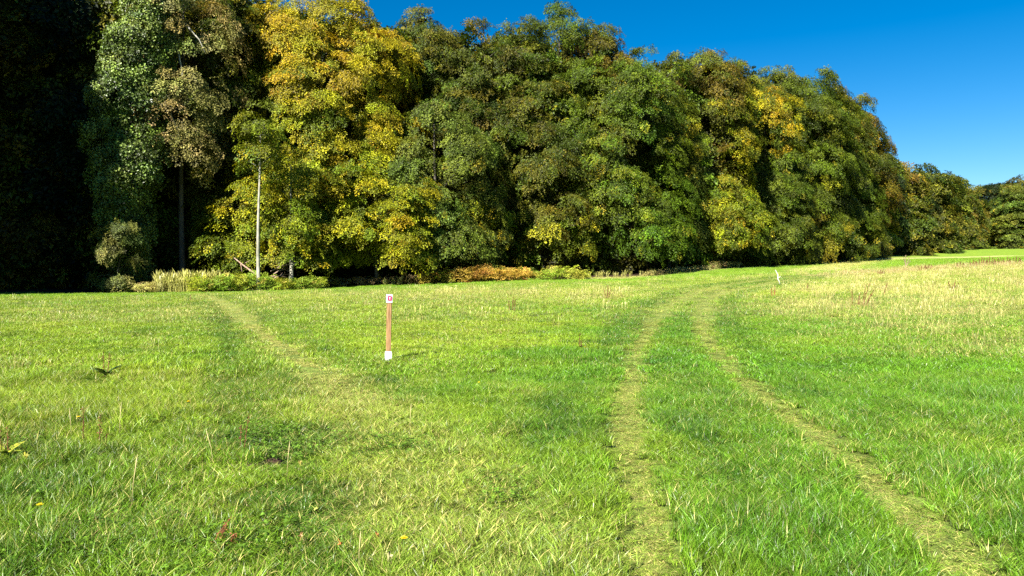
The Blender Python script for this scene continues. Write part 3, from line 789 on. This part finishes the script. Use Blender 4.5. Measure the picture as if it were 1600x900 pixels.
FARK = dict(sprays='far', per=15, padr=1.9, area=5.0, hb=1.0)
tree('oak_tree', 1405, 168, 252, 72, 'olive', 'olive tree with orange patches where the wood drops lower', pal2='orange', pal2_z=(0.4, 1.4), **FARK)
tree('oak_tree', 1442, 190, 255, 84, 'olive', 'grey green oak, the larger of the lower trees on the right', **FARK)
tree('oak_tree', 1478, 215, 270, 66, 'olive', 'grey green oak standing right of the larger lower one', **FARK)
tree('beech_tree', 1500, 240, 286, 54, 'brown', 'olive brown tree at the far tip of the near wood', **FARK)
tree('thorn_bush', 1532, 252, 376, 24, 'lush', 'small fresh green bush at the far tip of the near wood', cat='bush', sprays='far', per=12, padr=1.0, area=2.5, hb=0.2)
# the far wood
F_ = 'trees of the far wood on the right'
tree('oak_tree', 1528, 292, 286, 60, 'green', 'green round topped tree in the notch between the two woods', F_, **FARK)
tree('oak_tree', 1560, 284, 284, 60, 'dark', 'dark tree in the middle of the far wood', F_, **FARK)
tree('beech_tree', 1588, 262, 288, 62, 'blue', 'bluish green tree with level boughs at the front of the far wood', F_, flat=1.0, **FARK)
tree('oak_tree', 1610, 276, 272, 80, 'brown', 'brown topped tree at the right edge of the far wood', F_, **FARK)
for i, (px, Y, tp, w, pal) in enumerate([(1650, 270, 262, 80, 'green'), (1700, 262, 255, 80, 'olive'), (1760, 258, 250, 90, 'green'), (1820, 255, 245, 90, 'brown')]):
    tree('oak_tree', px, Y, tp, w, pal, 'green tree of the far wood beyond the right edge of the photo', 'trees of the far wood out of the photo', **FARK)

# ivy covered tree
def ivy_tree():
    px, Y = 205, 57.5
    X = (px - 800) / FPX * Y; g = gz(X, Y); r = np.random.default_rng(77)
    root = empty('ivy_covered_tree', (X, Y, g), 'tree trunk wrapped in pale green ivy, half in sun on the left of the wood', 'tree', E_)
    H = 24.0
    tm = trunk_mesh(r, H, 0.42, M_BARK, [(1.5, -1, 18), (1.2, 1, 20)], (0.2, 0))
    link(bpy.data.objects.new('trunk', tm), root)
    n = 4200
    z = r.uniform(0.3, H, n) ** 1.0; th = r.random(n) * 6.283
    prf = np.interp(z, [0, 3, 7, 9, 12, 16, 20, 24], [1.3, 1.4, 2.2, 2.8, 3.0, 2.7, 2.4, 1.6])
    R = prf * (0.45 + 1.1 * fbm(th * 1.3, z / 1.5, 88, 2)) * np.sqrt(r.uniform(0.55, 1.0, n))
    out = np.stack([np.cos(th), np.sin(th), np.zeros(n)], 1)
    cx = np.interp(z, [0, 6, 12, 24], [0, -0.6, -0.7, 1.5])
    pos = out * R[:, None] + np.stack([cx, 0 * z, z], 1)
    Z = norm(out + np.array([0, 0, 0.55]) + r.normal(0, 0.3, (n, 3)))
    X_ = norm(np.array([0, 0, -1.0]) + out * 0.5 + r.normal(0, 0.4, (n, 3)))
    Yv = norm(np.cross(Z, X_)); X_ = norm(np.cross(Yv, Z))
    pad = (z * 1.5).astype(int) * 7 + (th * 1.3).astype(int)
    tn = tints('ivy', pad, r, pad.max() + 1)
    o = scatter('ivy', pos - X_ * 0.3, r.integers(0, 4, n), euler(X_, Yv, Z), r.uniform(0.7, 1.15, n), tn, None, 'ivy', SPR_IVY, root)
    o['kind'] = 'stuff'
ivy_tree()
# slender pale trunk and saplings
tree('young_beech_tree', 455, 59.2, 215, 60, 'goldgreen', 'second young beech, its pale foot standing beside the brushwood heap', hb=1.2, density=0.75, sprays='fine', bark=M_PALEBARK, rad=0.19, push=0.6)
tree('young_beech_tree', 405, 56.4, 150, 50, 'yellowgreen', 'young beech with a slender bare pale trunk left of the golden trees', hb=9.3, density=0.7, sprays='fine', bark=M_PALEBARK, rad=0.165, push=0)
tree('hazel_sapling', 182, 54.8, 328, 66, 'paleleaf', 'leafy hazel sapling in the deep shade below the ivy covered trunk', hb=0.7, density=0.8, push=0, padr=0.5, size=0.65, area=1.3, lean=(0.6, 0), inner=0.85, sprays='fine', cat='sapling', rad=0.07, top=1.6)
tree('hazel_sapling', 330, 58.5, 300, 70, 'green', 'thin dark green sapling in the shade left of the slender pale trunk', hb=0.5, density=0.45, sprays='fine', cat='sapling', rad=0.06)
tree('hazel_sapling', 815, 67.8, 385, 45, 'lush', 'small light green sapling at the foot of the dark olive trees', hb=0.2, density=0.8, sprays='fine', cat='sapling', rad=0.05)

# trees deeper in the wood: they fill the gaps and carry the skyline
INW = 'trees deeper inside the wood'
r_ = np.random.default_rng(5)
REFS = [(20, 'left edge of the photo'), (118, 'shaded tree left of the ivy'), (205, 'ivy covered trunk'), (285, 'tan leaved tree'), (355, 'olive green tree'), (430, 'slender pale trunk'), (505, 'tall golden yellow beech'),
        (600, 'golden shoulder of the beech'), (680, 'bluish green oak'), (738, 'dark olive tree'), (806, 'narrow upright olive beech'), (872, 'tallest fresh green oak'), (925, 'brownish olive skyline tree'),
        (975, 'broad bright green oak'), (1020, 'flat topped green oak'), (1085, 'golden brown tree'), (1130, 'low yellow green maple'), (1190, 'orange topped narrow tree'), (1220, 'big dark dome'),
        (1287, 'dense dark tree beside the dome'), (1335, 'russet brown beech'), (1372, 'yellow end beech'), (1405, 'orange patched olive tree'), (1442, 'larger grey green oak'), (1478, 'smaller grey green oak')]
_used = set()
def back_label(px, pal, row):
    what = {'olive': 'olive', 'green': 'green', 'dark': 'dark', 'brown': 'brownish'}[pal]
    for q, ref in sorted(REFS, key=lambda t: abs(t[0] - px)):
        side = 'straight behind' if abs(q - px) < 22 else ('behind and right of' if px > q else 'behind and left of')
        lab = '%s %s row tree %s the %s' % (what, ['second', 'third', 'deepest'][row], side, ref)
        if lab not in _used and abs(q - px) < 90:
            _used.add(lab); return lab
    return 'tree well inside the wood behind rows of others'
k = 0
for row, (dy, step, drop) in enumerate([(6.5, 62, 3), (15, 85, 6), (25, 120, 12)]):
    px = -70.0 + row * 30
    while px < 1500:
        u = (px - 800) / FPX
        Y = float(np.interp(u, _eu, _ey)) + dy * (1 + 0.35 * max(0, (px - 1100) / 400))
        tp = max(sky_row(px - 25), sky_row(px), sky_row(px + 25)) + drop + r_.uniform(0, 10)
        X = u * Y; g = gz(X, Y)
        H = EYE + (HZ - tp) / FPX * Y - g
        H = min(H, 33)
        pal = ['olive', 'green', 'dark', 'brown', 'olive', 'green'][int(r_.integers(6))]
        wpx = step * 1.35
        kw = dict(sprays='far', per=11, padr=1.7, area=4.2, hb=1.0 if row == 0 else 3, density=0.8, inner=0.3, H=H)
        tree('beech_tree' if k % 2 else 'oak_tree', px, Y, tp, min(wpx, 190 * 60 / Y * 1.6), pal,
             back_label(px, pal, row),
             INW + [', second row', ', third row', ', deepest row'][row], push=2.5, **kw)
        k += 1
        px += step * r_.uniform(0.85, 1.15) * (1 if px < 1150 else 0.62)
# the wood goes on beyond the left edge of the photo and shades what stands there
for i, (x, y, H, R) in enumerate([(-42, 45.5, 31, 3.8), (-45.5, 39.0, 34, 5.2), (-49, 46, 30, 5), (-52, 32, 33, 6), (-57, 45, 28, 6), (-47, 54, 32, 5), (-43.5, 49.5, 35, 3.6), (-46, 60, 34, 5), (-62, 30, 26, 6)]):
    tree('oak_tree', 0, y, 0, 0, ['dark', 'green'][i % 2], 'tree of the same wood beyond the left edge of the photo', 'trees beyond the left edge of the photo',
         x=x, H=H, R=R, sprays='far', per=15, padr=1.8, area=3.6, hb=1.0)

# ================================================================== UNDERGROWTH ALONG THE EDGE
def thicket(name, label, x0, x1, n, hfun, depth, pal, key='fine', kind_scale=0.6, cat=None, off=0.6, seed=1, upright=0.3):
    """a bank of bracken or tall herbage: leaf sprays on arching stems, between two photo columns"""
    r = np.random.default_rng(seed)
    px = r.uniform(x0, x1, n); u = (px - 800) / FPX
    Ye = np.interp(u, _eu, _ey)
    d = r.random(n)
    Y = Ye + off - depth * 0.5 + d * depth; X = u * Y
    hh = np.array([hfun(p) for p in px]) * (0.55 + 0.45 * np.sin(math.pi * np.clip(0.15 + d * 0.8, 0, 1)))
    hh *= 0.65 + 0.6 * fbm(X * 0.9, Y * 0.9, seed)
    z = land(X, Y) + hh * r.random(n) ** 0.55
    a = r.random(n) * 6.283
    Xa = norm(np.stack([np.cos(a), np.sin(a) - 0.3, r.normal(upright, 0.45, n)], 1))
    Z = norm(np.stack([r.normal(0, .3, n), r.normal(-0.3, .3, n), np.ones(n)], 1))
    Yv = norm(np.cross(Z, Xa)); Z = np.cross(Xa, Yv)
    pad = ((X * 1.1).astype(int) - int((X * 1.1).min())) * 3 + (d * 2.99).astype(int)
    tn = tints(pal, pad, r, pad.max() + 1)
    pr = {'fine': SPR_FINE, 'near': SPR}[key]
    o = scatter(name, np.stack([X, Y, z], 1), r.integers(0, len(pr), n), euler(Xa, Yv, Z), r.uniform(0.6, 1.2, n) * kind_scale, tn, None, key, pr)
    return tag(o, label, kind='stuff')
PAL['bracken'] = ((.33, .235, .035), (.30, .31, .035), .55, (.38, .17, .04), .12)
PAL['herb'] = ((.24, .28, .02), (.16, .23, .02), .5, (.42, .36, .06), .15)
PAL['straw'] = ((.44, .38, .14), (.32, .30, .08), .5, (.3, .2, .1), .15)
PAL['litter'] = ((.30, .20, .10), (.16, .13, .03), .5, (.38, .28, .14), .2)
thicket('bracken', 'orange and yellow bracken bank at the foot of the dark olive trees', 655, 832, 1300, lambda p: 1.35 * math.sin(math.pi * min(1, max(0.12, (p - 645) / 195))) ** 0.5, 3.0, 'bracken', seed=3, off=-2.2)
thicket('bracken', 'smaller patch of green yellow bracken right of the big orange bank', 838, 915, 420, lambda p: 0.95 * math.sin(math.pi * min(1, max(0.1, (p - 830) / 92))) ** 0.6, 2.5, 'herb', seed=4, off=-2.2)
thicket('undergrowth', 'yellow green herbage below the slender pale trunk', 300, 505, 1500, lambda p: 1.15 if p < 420 else 0.75, 3.0, 'herb', seed=5, off=-2.2)
thicket('undergrowth', 'brown and green litter and brambles under the golden beeches', 440, 660, 700, lambda p: 0.6, 2.5, 'litter', seed=6, off=0.0, kind_scale=0.5)
thicket('undergrowth', 'low tan herbage along the foot of the wood below the golden brown tree', 1005, 1160, 420, lambda p: 0.35 if p < 1110 else 0.8, 2.0, 'straw', seed=8, off=-0.2, kind_scale=0.45)
thicket('undergrowth', 'low yellow brown herbage at the foot of the far end of the near wood', 1385, 1480, 260, lambda p: 1.5, 5.0, 'bracken', seed=9, off=-2, kind_scale=1.3)
thicket('undergrowth', 'pale dead grass heap at the foot of the shaded trees', 205, 262, 200, lambda p: 0.6, 2.0, 'straw', seed=10, off=-1.0, kind_scale=0.45)

REED = [seed_stem('reed_tuft', 90 + i, 34, 0.7, 0.9, 1.7, 0.035) for i in range(3)]
def reeds(x0, x1, n, seed, label, h):
    r = np.random.default_rng(seed)
    px = r.uniform(x0, x1, n); u = (px - 800) / FPX; Y = np.interp(u, _eu, _ey) + r.uniform(-2.0, 0.6, n); X = u * Y
    t = np.array([.27, .30, .04]) * r.uniform(0.7, 1.2, (n, 1)) * np.array([1, 1, 1]) + r.uniform(0, .06, (n, 1))
    o = scatter('reed_grass', np.stack([X, Y, land(X, Y)], 1), r.integers(0, 3, n), np.stack([r.normal(0, .1, n), r.normal(0, .1, n), r.random(n) * 6.28], 1), r.uniform(.6, 1.1, n) * h, t, np.zeros(n), 'reeds', REED)
    tag(o, label, kind='stuff')
reeds(245, 345, 90, 31, 'tall yellow reed grass at the foot of the dark wood', 1.0)
reeds(600, 1160, 90, 32, 'sparse pale grass tufts along the foot of the wood', 0.45)

# fallen and dead branches at the foot of the golden beeches
def wpt(px, py, Y):
    return np.array([(px - 800) / FPX * Y, Y, EYE + (HZ - py) / FPX * Y])
def branch(name, pts, r0, r1, label, cat='branch', group=None, twigs=()):
    c = pts[0]; mb = MB()
    P_ = [np.array(p) - c for p in pts]
    mb.tube(P_, np.linspace(r0, r1, len(P_)), 7)
    o = mb.build(name, M_DEADWOOD, None, True); o.location = c
    tag(o, label, cat, group)
    for tw in twigs:
        m2 = MB(); m2.tube([np.array(p) - c for p in tw], np.linspace(r1 * 1.1, r1 * .3, len(tw)), 5); m2.build('twig', M_DEADWOOD, o, True)
    return o
branch('fallen_branch', [wpt(404, 431, 57.3), wpt(392, 423, 57.6), wpt(381, 415, 58), wpt(366, 403, 58.6)], .10, .04, 'bleached broken branch leaning down to the right below the slender trunk',
       twigs=[[wpt(384, 418, 58), wpt(383, 411, 57.6), wpt(390, 407, 57.2)], [wpt(376, 411, 58.3), wpt(378, 425, 57.8)]])
for i, (a, b, lab) in enumerate([((423, 424), (452, 413), 'thin dead branch rising right towards the pale beech trunk'), ((421, 432), (450, 434), 'dead branch lying level at the foot of the pale beech trunk'),
                     ((428, 428), (447, 421), 'short dead branch slanting up in the brushwood heap'), ((425, 436), (455, 428), 'lowest reddish dead branch of the brushwood heap')]):
    p0 = wpt(*a, 57.6 + .2 * i); p1 = wpt(*b, 58.2 + .2 * i)
    branch('dead_branch', [p0, (p0 + p1) / 2 + np.array([0, 0, .12]), p1], .05, .02, lab, group='brushwood at the foot of the golden beeches', twigs=[[(p0 + p1) / 2, (p0 + p1) / 2 + np.array([.35, -.2, .35])]])
# bent white stake in the far meadow
p = at(1216, 446); mb = MB(); g = gz(*p)
mb.tube([(.12, 0, 0), (.05, 0, .28), (-.03, 0, .42), (-.02, 0, .66), (-.15, .0, .92), (-.20, 0, .98)], [.02, .028, .036, .034, .022, .01], 8)
mb.tube([(.0, 0, .45), (.12, 0, .55), (.17, 0, .58)], [.02, .015, .006], 5)
o = mb.build('dead_stick', plain('white_bleached_wood', (.55, .53, .48), .6, .3, (.4, .38, .33), 8), None, True); o.location = (p[0], p[1], g); tag(o, 'crooked white bleached stick standing in the meadow right of the wheel ruts', 'stick')

# ================================================================== WAYMARK POST
Y = 13.46; X = (606.6 - 800) / FPX * Y; g = gz(X, Y)
post = empty('waymark_post', (X, Y, g), 'wooden waymark post with a white foot and a crimson badge standing in the meadow', 'signpost', None, math.radians(-17))
post.rotation_euler = (0, math.radians(1.1), math.radians(16))
wood = plain('orange_brown_wood', (.32, .19, .085), .75, .2, (.15, .08, .035), 4, (16, 16, 1.2), .35)
mw_ = plain('white_post_paint', (.62, .62, .64), .55, .3, (.50, .50, .53), 9)
mg_ = plain('grey_side', (.28, .28, .33), .6, .3)
ht = EYE + (HZ - 460) / FPX * Y - g
mb = MB(); mb.box((0, 0, (ht - .14) / 2 + .07), (.086, .086, ht - .28), 0, 0, .008); mb.build('wooden_shaft', wood, post)
mb = MB()
# white foot: a slightly wider sleeve with a rounded lower edge
for z0, z1, s0, s1 in [(-.06, .03, .09, .112), (.03, .135, .112, .112), (.135, .165, .112, .100)]:
    v = [(a * s0 / 2, b * s0 / 2, z0) for a, b in [(-1, -1), (1, -1), (1, 1), (-1, 1)]] + [(a * s1 / 2, b * s1 / 2, z1) for a, b in [(-1, -1), (1, -1), (1, 1), (-1, 1)]]
    mb.add(v, [(k, (k + 1) % 4, 4 + (k + 1) % 4, 4 + k) for k in range(4)])
mb.add([(a * .05, b * .05, .165) for a, b in [(-1, -1), (1, -1), (1, 1), (-1, 1)]], [(0, 1, 2, 3)])
mb.build('white_foot', mw_, post)
mb = MB(); mb.box((0, 0, ht - .075), (.108, .104, .15), 0, 0, .006); mb.build('white_cap', mw_, post)
mb = MB(); mb.box((-.0555, 0, ht - .075), (.003, .09, .135)); mb.build('grey_side_face', mg_, post)  # thin layer of darker grey on the left side of the white cap
bd = MB()
w = .074; h = .088; cz = ht - .07; yb = -.0545
prf_ = [(-w / 2 + .01, -h / 2), (w / 2 - .01, -h / 2), (w / 2, -h / 2 + .01), (w / 2, h / 2 - .01), (w / 2 - .01, h / 2), (-w / 2 + .01, h / 2), (-w / 2, h / 2 - .01), (-w / 2, -h / 2 + .01)]
bd.add([(a, yb + .002, cz + b) for a, b in prf_] + [(a, yb - .003, cz + b) for a, b in prf_], [tuple(range(8, 16))] + [(k, 8 + k, 8 + (k + 1) % 8, (k + 1) % 8) for k in range(8)])
badge = bd.build('crimson_badge', plain('crimson_badge_paint', (.42, .012, .07), .45, .4), post)
sy = MB(); yy = yb - .0055
def flat(pts, t=.002):
    n = len(pts); sy.add([(a, yy + t, cz + b) for a, b in pts] + [(a, yy, cz + b) for a, b in pts], [tuple(range(n, 2 * n))] + [(k, n + k, n + (k + 1) % n, (k + 1) % n) for k in range(n)])
flat([(.015 * math.cos(a), .008 + .013 * math.sin(a)) for a in np.linspace(0, math.pi, 9)] + [(-.011, .003), (.011, .003)])
flat([(-.004, -.024), (.004, -.024), (.005, .002), (-.005, .002)])
flat([(-.010, -.028), (.010, -.028), (.010, -.0245), (-.010, -.0245)])
sy.build('white_symbol', plain('symbol_white', (.62, .5, .55), .5, .3), badge)

# ================================================================== DOCKS, THISTLES, FLOWERS, FALLEN LEAVES
def dock(px, py, stalks, label, mat=M_RUSSET, leaves=3, lmat=M_DOCKLEAF, seed=0, name='dock_plant', cat='plant', group='dried docks in the meadow', k=1.0, big=1.0):
    """stalks: list of (foot offset px, lean px, height px)"""
    r = np.random.default_rng(900 + seed)
    p = at(px, py); m = p[1] / FPX; g = gz(*p)
    root = empty(name, (p[0], p[1], g), label, cat, group)
    for dx, lean, hp in stalks:
        b = np.array([dx * m, r.normal(0, .03), -.01]); e = b + np.array([lean * m, r.normal(0, .04), hp * m * k])
        mid = (b + e) / 2 + np.array([-lean * m * .12, 0, .01])
        mb = MB(); rd = max(.0035, .55 * m)
        mb.tube([b, mid, e], [rd, rd * .8, rd * .4], 5, 0)
        L = np.linalg.norm(e - b); nseed = int(46 + L * 60)
        for q in range(nseed):     # seed whorls thicken the upper two thirds
            t = 0.28 + 0.72 * (q / nseed) + r.normal(0, .01)
            t = min(max(t, .2), 1)
            c = (b * (1 - t) ** 2 + 2 * mid * t * (1 - t) + e * t * t)
            sp = (0.016 + .9 * m) * (1.15 - .6 * t) * (0.6 + 0.8 * abs(math.sin(q * .55)))
            o_ = r.normal(0, 1, 3) * sp * np.array([.6, .6, .5]); s_ = r.uniform(.6, 1.2) * (0.006 + .35 * m)
            a_ = r.normal(0, 1, 3); a_ /= np.linalg.norm(a_); b_ = np.cross(a_, [0.3, .2, 1]); b_ /= np.linalg.norm(b_)
            cc = c + o_
            mb.add([cc - a_ * s_, cc + b_ * s_ * .7, cc + a_ * s_, cc - b_ * s_ * .7], [(0, 1, 2, 3)], 0)
        mb.build('stalk', mat, root)
    for i in range(leaves):
        a = 6.283 * i / max(leaves, 1) + r.normal(0, .4); L = (r.uniform(.10, .17) + 1.5 * m) * big
        mb = MB(); mb.leaf((0, 0, .05 * (big > 1)), (math.cos(a), math.sin(a), r.uniform(.5, 1.1)), (0, 0, 1), L, L * .36, 0, .35, 4)
        mb.build('leaf', lmat, root, True)
    return root
dock(1344, 478, [(-13, -1, 27), (-3, 4, 21), (3, 5, 34), (5, 9, 36), (8, 8, 20), (0, 0, 16), (10, 12, 26)], 'largest clump of brown dried dock stalks on the right of the meadow', seed=1, leaves=2)
dock(1381, 462, [(0, 6, 20)], 'single bent brown dock spike right of the largest clump', seed=2, leaves=0)
dock(1490, 456, [(-4, -4, 17), (1, 3, 19), (4, 4, 14), (-2, 1, 12)], 'brown dock clump far out near the right end of the meadow', seed=3, leaves=0)
dock(1208, 464, [(-2, -1, 14), (2, 1, 17)], 'small reddish dock stalks just right of the wheel ruts near the white stick', seed=4, leaves=0, mat=M_RED)
dock(799, 486, [(-3, -1, 18), (2, 1, 22), (5, 1, 18)], 'brown dock clump in the middle distance right of the waymark post', seed=5, leaves=4)
dock(948, 468, [(-2, -1, 16), (1, 1, 22), (3, 3, 17)], 'dark dock with green base leaves near the bend of the ruts', seed=6, leaves=5)
dock(905, 545, [(0, 1, 26), (3, 0, 14)], 'lone reddish brown dock with yellow base leaves left of the ruts', seed=7, leaves=4, lmat=M_LIMELEAF)
dock(164, 592, [(-3, -1, 42), (5, 1, 40)], 'dock with a broad glossy dark leaf standing in the left meadow', seed=8, leaves=7, big=1.75)
dock(132, 700, [(0, -2, 66)], 'tall rust brown dock spike beside a yellow flower on the left', seed=9, leaves=1)
dock(158, 702, [(-2, 6, 58), (4, 4, 26)], 'rust brown dock with a bushy base right of the tall spike', seed=10, leaves=1)
dock(8, 722, [(-6, -2, 70), (4, 3, 60)], 'brown dock with yellowing leaves at the left edge', seed=11, leaves=5, lmat=M_LIMELEAF, big=1.4)
dock(378, 712, [(0, 2, 62), (-3, 1, 50)], 'thin dark dock stalk over the bare earth patch on the left', seed=12, leaves=2, lmat=M_LIMELEAF)
dock(334, 862, [(0, 36, 62), (24, 16, 34), (4, 14, 40)], 'bright red leaning dock stalks low in the left foreground', seed=13, leaves=0, mat=M_RED)
dock(298, 462 + 8, [(0, 0, 9)], 'tiny brown dock far left beside the narrow footpath', seed=14, leaves=0)
dock(1415, 417, [(0, -4, 16), (0, 0, 18), (1, 5, 15), (0, 8, 9)], 'pale branching dead thistle on the meadow ridge', seed=15, leaves=0, mat=plain('dead_thistle_stalk', (.26, .20, .13), .8, .2, (.18, .13, .08), 30), name='dead_thistle', group=None)
dock(1262, 452, [(0, 0, 10)], 'small brown dock spike among tan grass behind the white stick', seed=16, leaves=0)
for i, (px, py, h) in enumerate([(1520, 416, 10), (1534, 415, 13), (1546, 415, 14), (1558, 414, 11), (1572, 414, 12), (1588, 413, 13), (1500, 418, 9), (1450, 421, 8), (1375, 429, 7), (1440, 423, 8)]):
    dock(px, py, [(-3, -1, h * .8), (0, 1, h), (3, 2, h * .85), (6, 1, h * .7)], '%s brown dock from the left along the meadow ridge' % ['fifth', 'sixth', 'seventh', 'eighth', 'ninth', 'last', 'fourth', 'third', 'first', 'second'][i], seed=20 + i, leaves=0, group='docks along the meadow ridge')
# lone pale grass stalks in the foreground
for i, (px, py, lean, h, lab) in enumerate([(334, 734, -10, 62, 'pale dry grass stalk leaning left beside the earth patch'), (448, 752, 4, 60, 'pale dry grass stalk leaning right of the earth patch'), (205, 800, 8, 90, 'long pale grass stalk low on the left'),
                               (640, 680, 2, 50, 'pale dry stalk below the waymark post'), (112, 690, -3, 52, 'pale grass stalk left of the rust brown docks'), (186, 690, 3, 60, 'pale grass stalk right of the rust brown docks'), (560, 895, 3, 60, 'pale green stalk at the lower edge of the photo'), (1268, 474, 1, 22, 'pale flowering grass stalk right of the white stick')]):
    p = at(px, py); m = p[1] / FPX; mb = MB()
    mb.tube([(0, 0, -.01), (lean * m * .4, 0, h * m * .5), (lean * m, 0, h * m * .85), (lean * m * 1.25, 0, h * m)], [.0016, .0016, .0035, .0008], 5)
    o = mb.build('grass_stalk', M_STRAW, None, True); o.location = (p[0], p[1], gz(*p)); tag(o, lab, 'grass stalk')
# dandelions
def flower(px, py, label):
    p = at(px, py); g = gz(*p); root = empty('dandelion', (p[0], p[1], g), label, 'flower', 'yellow dandelions in the grass')
    mb = MB(); mb.tube([(0, 0, 0), (.01, 0, .07), (.012, -.004, .125)], [.003, .003, .0025], 5); mb.build('stem', M_STEMG, root)
    mb = MB(); r = random.Random(px)
    for ring, (n, L, up) in enumerate([(18, .022, .25), (14, .016, .7), (9, .010, 1.5)]):
        for i in range(n):
            a = 6.283 * i / n + ring * .2 + r.uniform(-.05, .05); mb.leaf((.012, -.004, .125), (math.cos(a), math.sin(a), up), (0, 0, 1), L, .007, 0, .1, 2)
    mb.build('petals', M_YELLOW, root)
for px, py, lab in [(60, 822, 'yellow dandelion in the deep grass at lower left'), (121, 672, 'yellow dandelion left of the tall rust brown dock'), (293, 645, 'yellow dandelion between the docks and the faint old rut'),
                    (747, 612, 'yellow dandelion right of the waymark post'), (913, 552, 'yellow dandelion beside the lone reddish dock'), (628, 880, 'yellow dandelion at the lower edge near the middle')]:
    flower(px, py, lab)
# fallen leaves
def fallen(px, py, col, size, label, i):
    p = at(px, py); size *= .6; col = tuple(c * .62 for c in col); mb = MB(); r = random.Random(i); a = r.uniform(0, 6.28)
    d = np.array([math.cos(a), math.sin(a), .25]); L = size
    n = 10; v = [(0, 0, .012)]
    for q in range(n + 1):
        t = -2.6 + 5.2 * q / n; rad = L * .5 * (1 + .32 * math.cos(t * 5)) * (1 if q % 2 else .78)
        v.append((rad * math.cos(t + a), rad * math.sin(t + a), .01 * math.sin(t * 3) + .03 * math.cos(t)))
    mb.add(v, [(0, q, q + 1) for q in range(1, n + 1)])
    mb.tube([(0, 0, .01), (-d[0] * L * .8, -d[1] * L * .8, .02)], [.002, .0015], 4)
    o = mb.build('fallen_leaf', plain('fallen_leaf', col, .6, .3, tuple(c * .65 for c in col), 30), None); o.location = (p[0], p[1], gz(*p) + .075)
    o.rotation_euler = (math.radians(38), r.uniform(-.3, .3), 0)
    tag(o, label, 'leaf', 'fallen leaves on the grass')
for i, (px, py, c, s_, lab) in enumerate([(531, 872, (.60, .20, .05), .055, 'orange fallen leaf low in the middle foreground'), (470, 862, (.55, .30, .12), .045, 'tan fallen leaf near the red dock stalks'), (492, 815, (.55, .62, .12), .06, 'pale green broad leaf lying left of the middle'),
                    (609, 895, (.55, .50, .22), .06, 'pale tan fallen leaf at the lower edge'), (590, 860, (.62, .26, .08), .035, 'small orange fallen leaf right of the larger orange one'), (355, 556, (.60, .50, .16), .10, 'pale yellow fallen leaf on the old rut far left'),
                    (344, 718, (.60, .50, .08), .07, 'yellow crumpled leaf beside the bare earth patch'), (470, 770 - 30, (.5, .42, .1), .05, 'yellowish leaf right of the bare earth patch'), (40, 728, (.55, .50, .06), .09, 'yellow leaf near the left edge dock')]):
    fallen(px, py, c, s_, lab, i)
# bare earth scraps and worn spots
M_EARTH = plain('bare_crumbly_earth', (.06, .038, .024), .95, .1, (.03, .018, .012), 25, (1, 1, 1), .6)
M_WORN = plain('worn_pale_earth', (.17, .14, .08), .95, .1, (.10, .08, .045), 25, (1, 1, 1), .5)
for i, (px, py, w, mt, lab) in enumerate([(350, 725, .09, M_EARTH, 'dark crumbly mole earth beside the yellow leaf on the left'), (392, 728, .10, M_EARTH, 'reddish brown mole earth under the thin dock stalk'), (428, 722, .08, M_EARTH, 'dark mole earth right of the thin dock stalk'),
                    (1003, 722, .05, M_WORN, 'pale worn spot of earth in the left wheel rut'), (1440, 826, .05, M_WORN, 'pale worn spot of earth in the right wheel rut')]):
    r = random.Random(i); p = at(px, py); g = gz(*p); mb = MB()
    nr, ns = 6, 14; hgt = .03 if mt is M_EARTH else .02; v = [(0, 0, hgt)]
    for a_ in range(1, nr + 1):
        for b_ in range(ns):
            t = a_ / nr; th = 6.283 * b_ / ns; rad = w * t * r.uniform(.75, 1.2)
            v.append((rad * 1.4 * math.cos(th), rad * math.sin(th), hgt * (1 - t * t) * r.uniform(.4, 1.3) - (.03 if a_ == nr else 0)))
    f = [(0, 1 + b_, 1 + (b_ + 1) % ns) for b_ in range(ns)] + [(1 + (a_ - 1) * ns + b_, 1 + a_ * ns + b_, 1 + a_ * ns + (b_ + 1) % ns, 1 + (a_ - 1) * ns + (b_ + 1) % ns) for a_ in range(1, nr) for b_ in range(ns)]
    mb.add(v, f); o = mb.build('earth_patch', mt, None, True); o.location = (p[0], p[1], g - (.005 if mt is M_EARTH else .062)); tag(o, lab, 'bare earth', None, None)

# low clover and plantain leaves mixed into the foreground grass
def weed(name, seed, n, size, L):
    r = np.random.default_rng(seed); V = []; F = []; lr = []
    for i in range(n):
        c = np.r_[r.uniform(-size / 2, size / 2, 2), r.uniform(.02, .085)]
        a0 = r.random() * 6.283; v1 = r.random(); l = L * r.uniform(.7, 1.3)
        for q in range(3):
            a = a0 + q * 2.094; d = np.array([math.cos(a), math.sin(a), r.normal(.1, .25)]); s_ = np.array([-math.sin(a), math.cos(a), r.normal(0, .2)])
            k = len(V); V += [c, c + d * l * .6 + s_ * l * .45, c + d * l, c + d * l * .6 - s_ * l * .45]; F += [(k, k + 1, k + 2), (k, k + 2, k + 3)]; lr += [v1] * 4
    return bpy.data.objects.new(name, mesh_np(name, V, F, [M_GRASS], attrs={'lr': lr, 'rb': [0.9] * len(lr)}))
WEEDS = [weed('clover', 500 + i, 26, 0.30, 0.016) for i in range(3)]
_x = rng.uniform(-6, 6, 2600); _y = rng.uniform(2.2, 8, 2600)
_k = (np.abs(_x) < .74 * _y + .5) & (fbm(_x * .9 + 9, _y * .9, 91) > .60) & (rut(_x, _y) < .1) & (_x < 0)
_x = _x[_k]; _y = _y[_k]; _n = len(_x)
tag(scatter('clover', np.stack([_x, _y, land(_x, _y)], 1), rng.integers(0, 3, _n), np.stack([_x * 0, _x * 0, rng.random(_n) * 6.28], 1), rng.uniform(.8, 1.3, _n),
        np.array([.085, .16, .015]) * rng.uniform(.7, 1.4, (_n, 1)), np.zeros(_n), 'weeds', WEEDS), 'low clover leaves mixed into the foreground grass', kind='stuff')
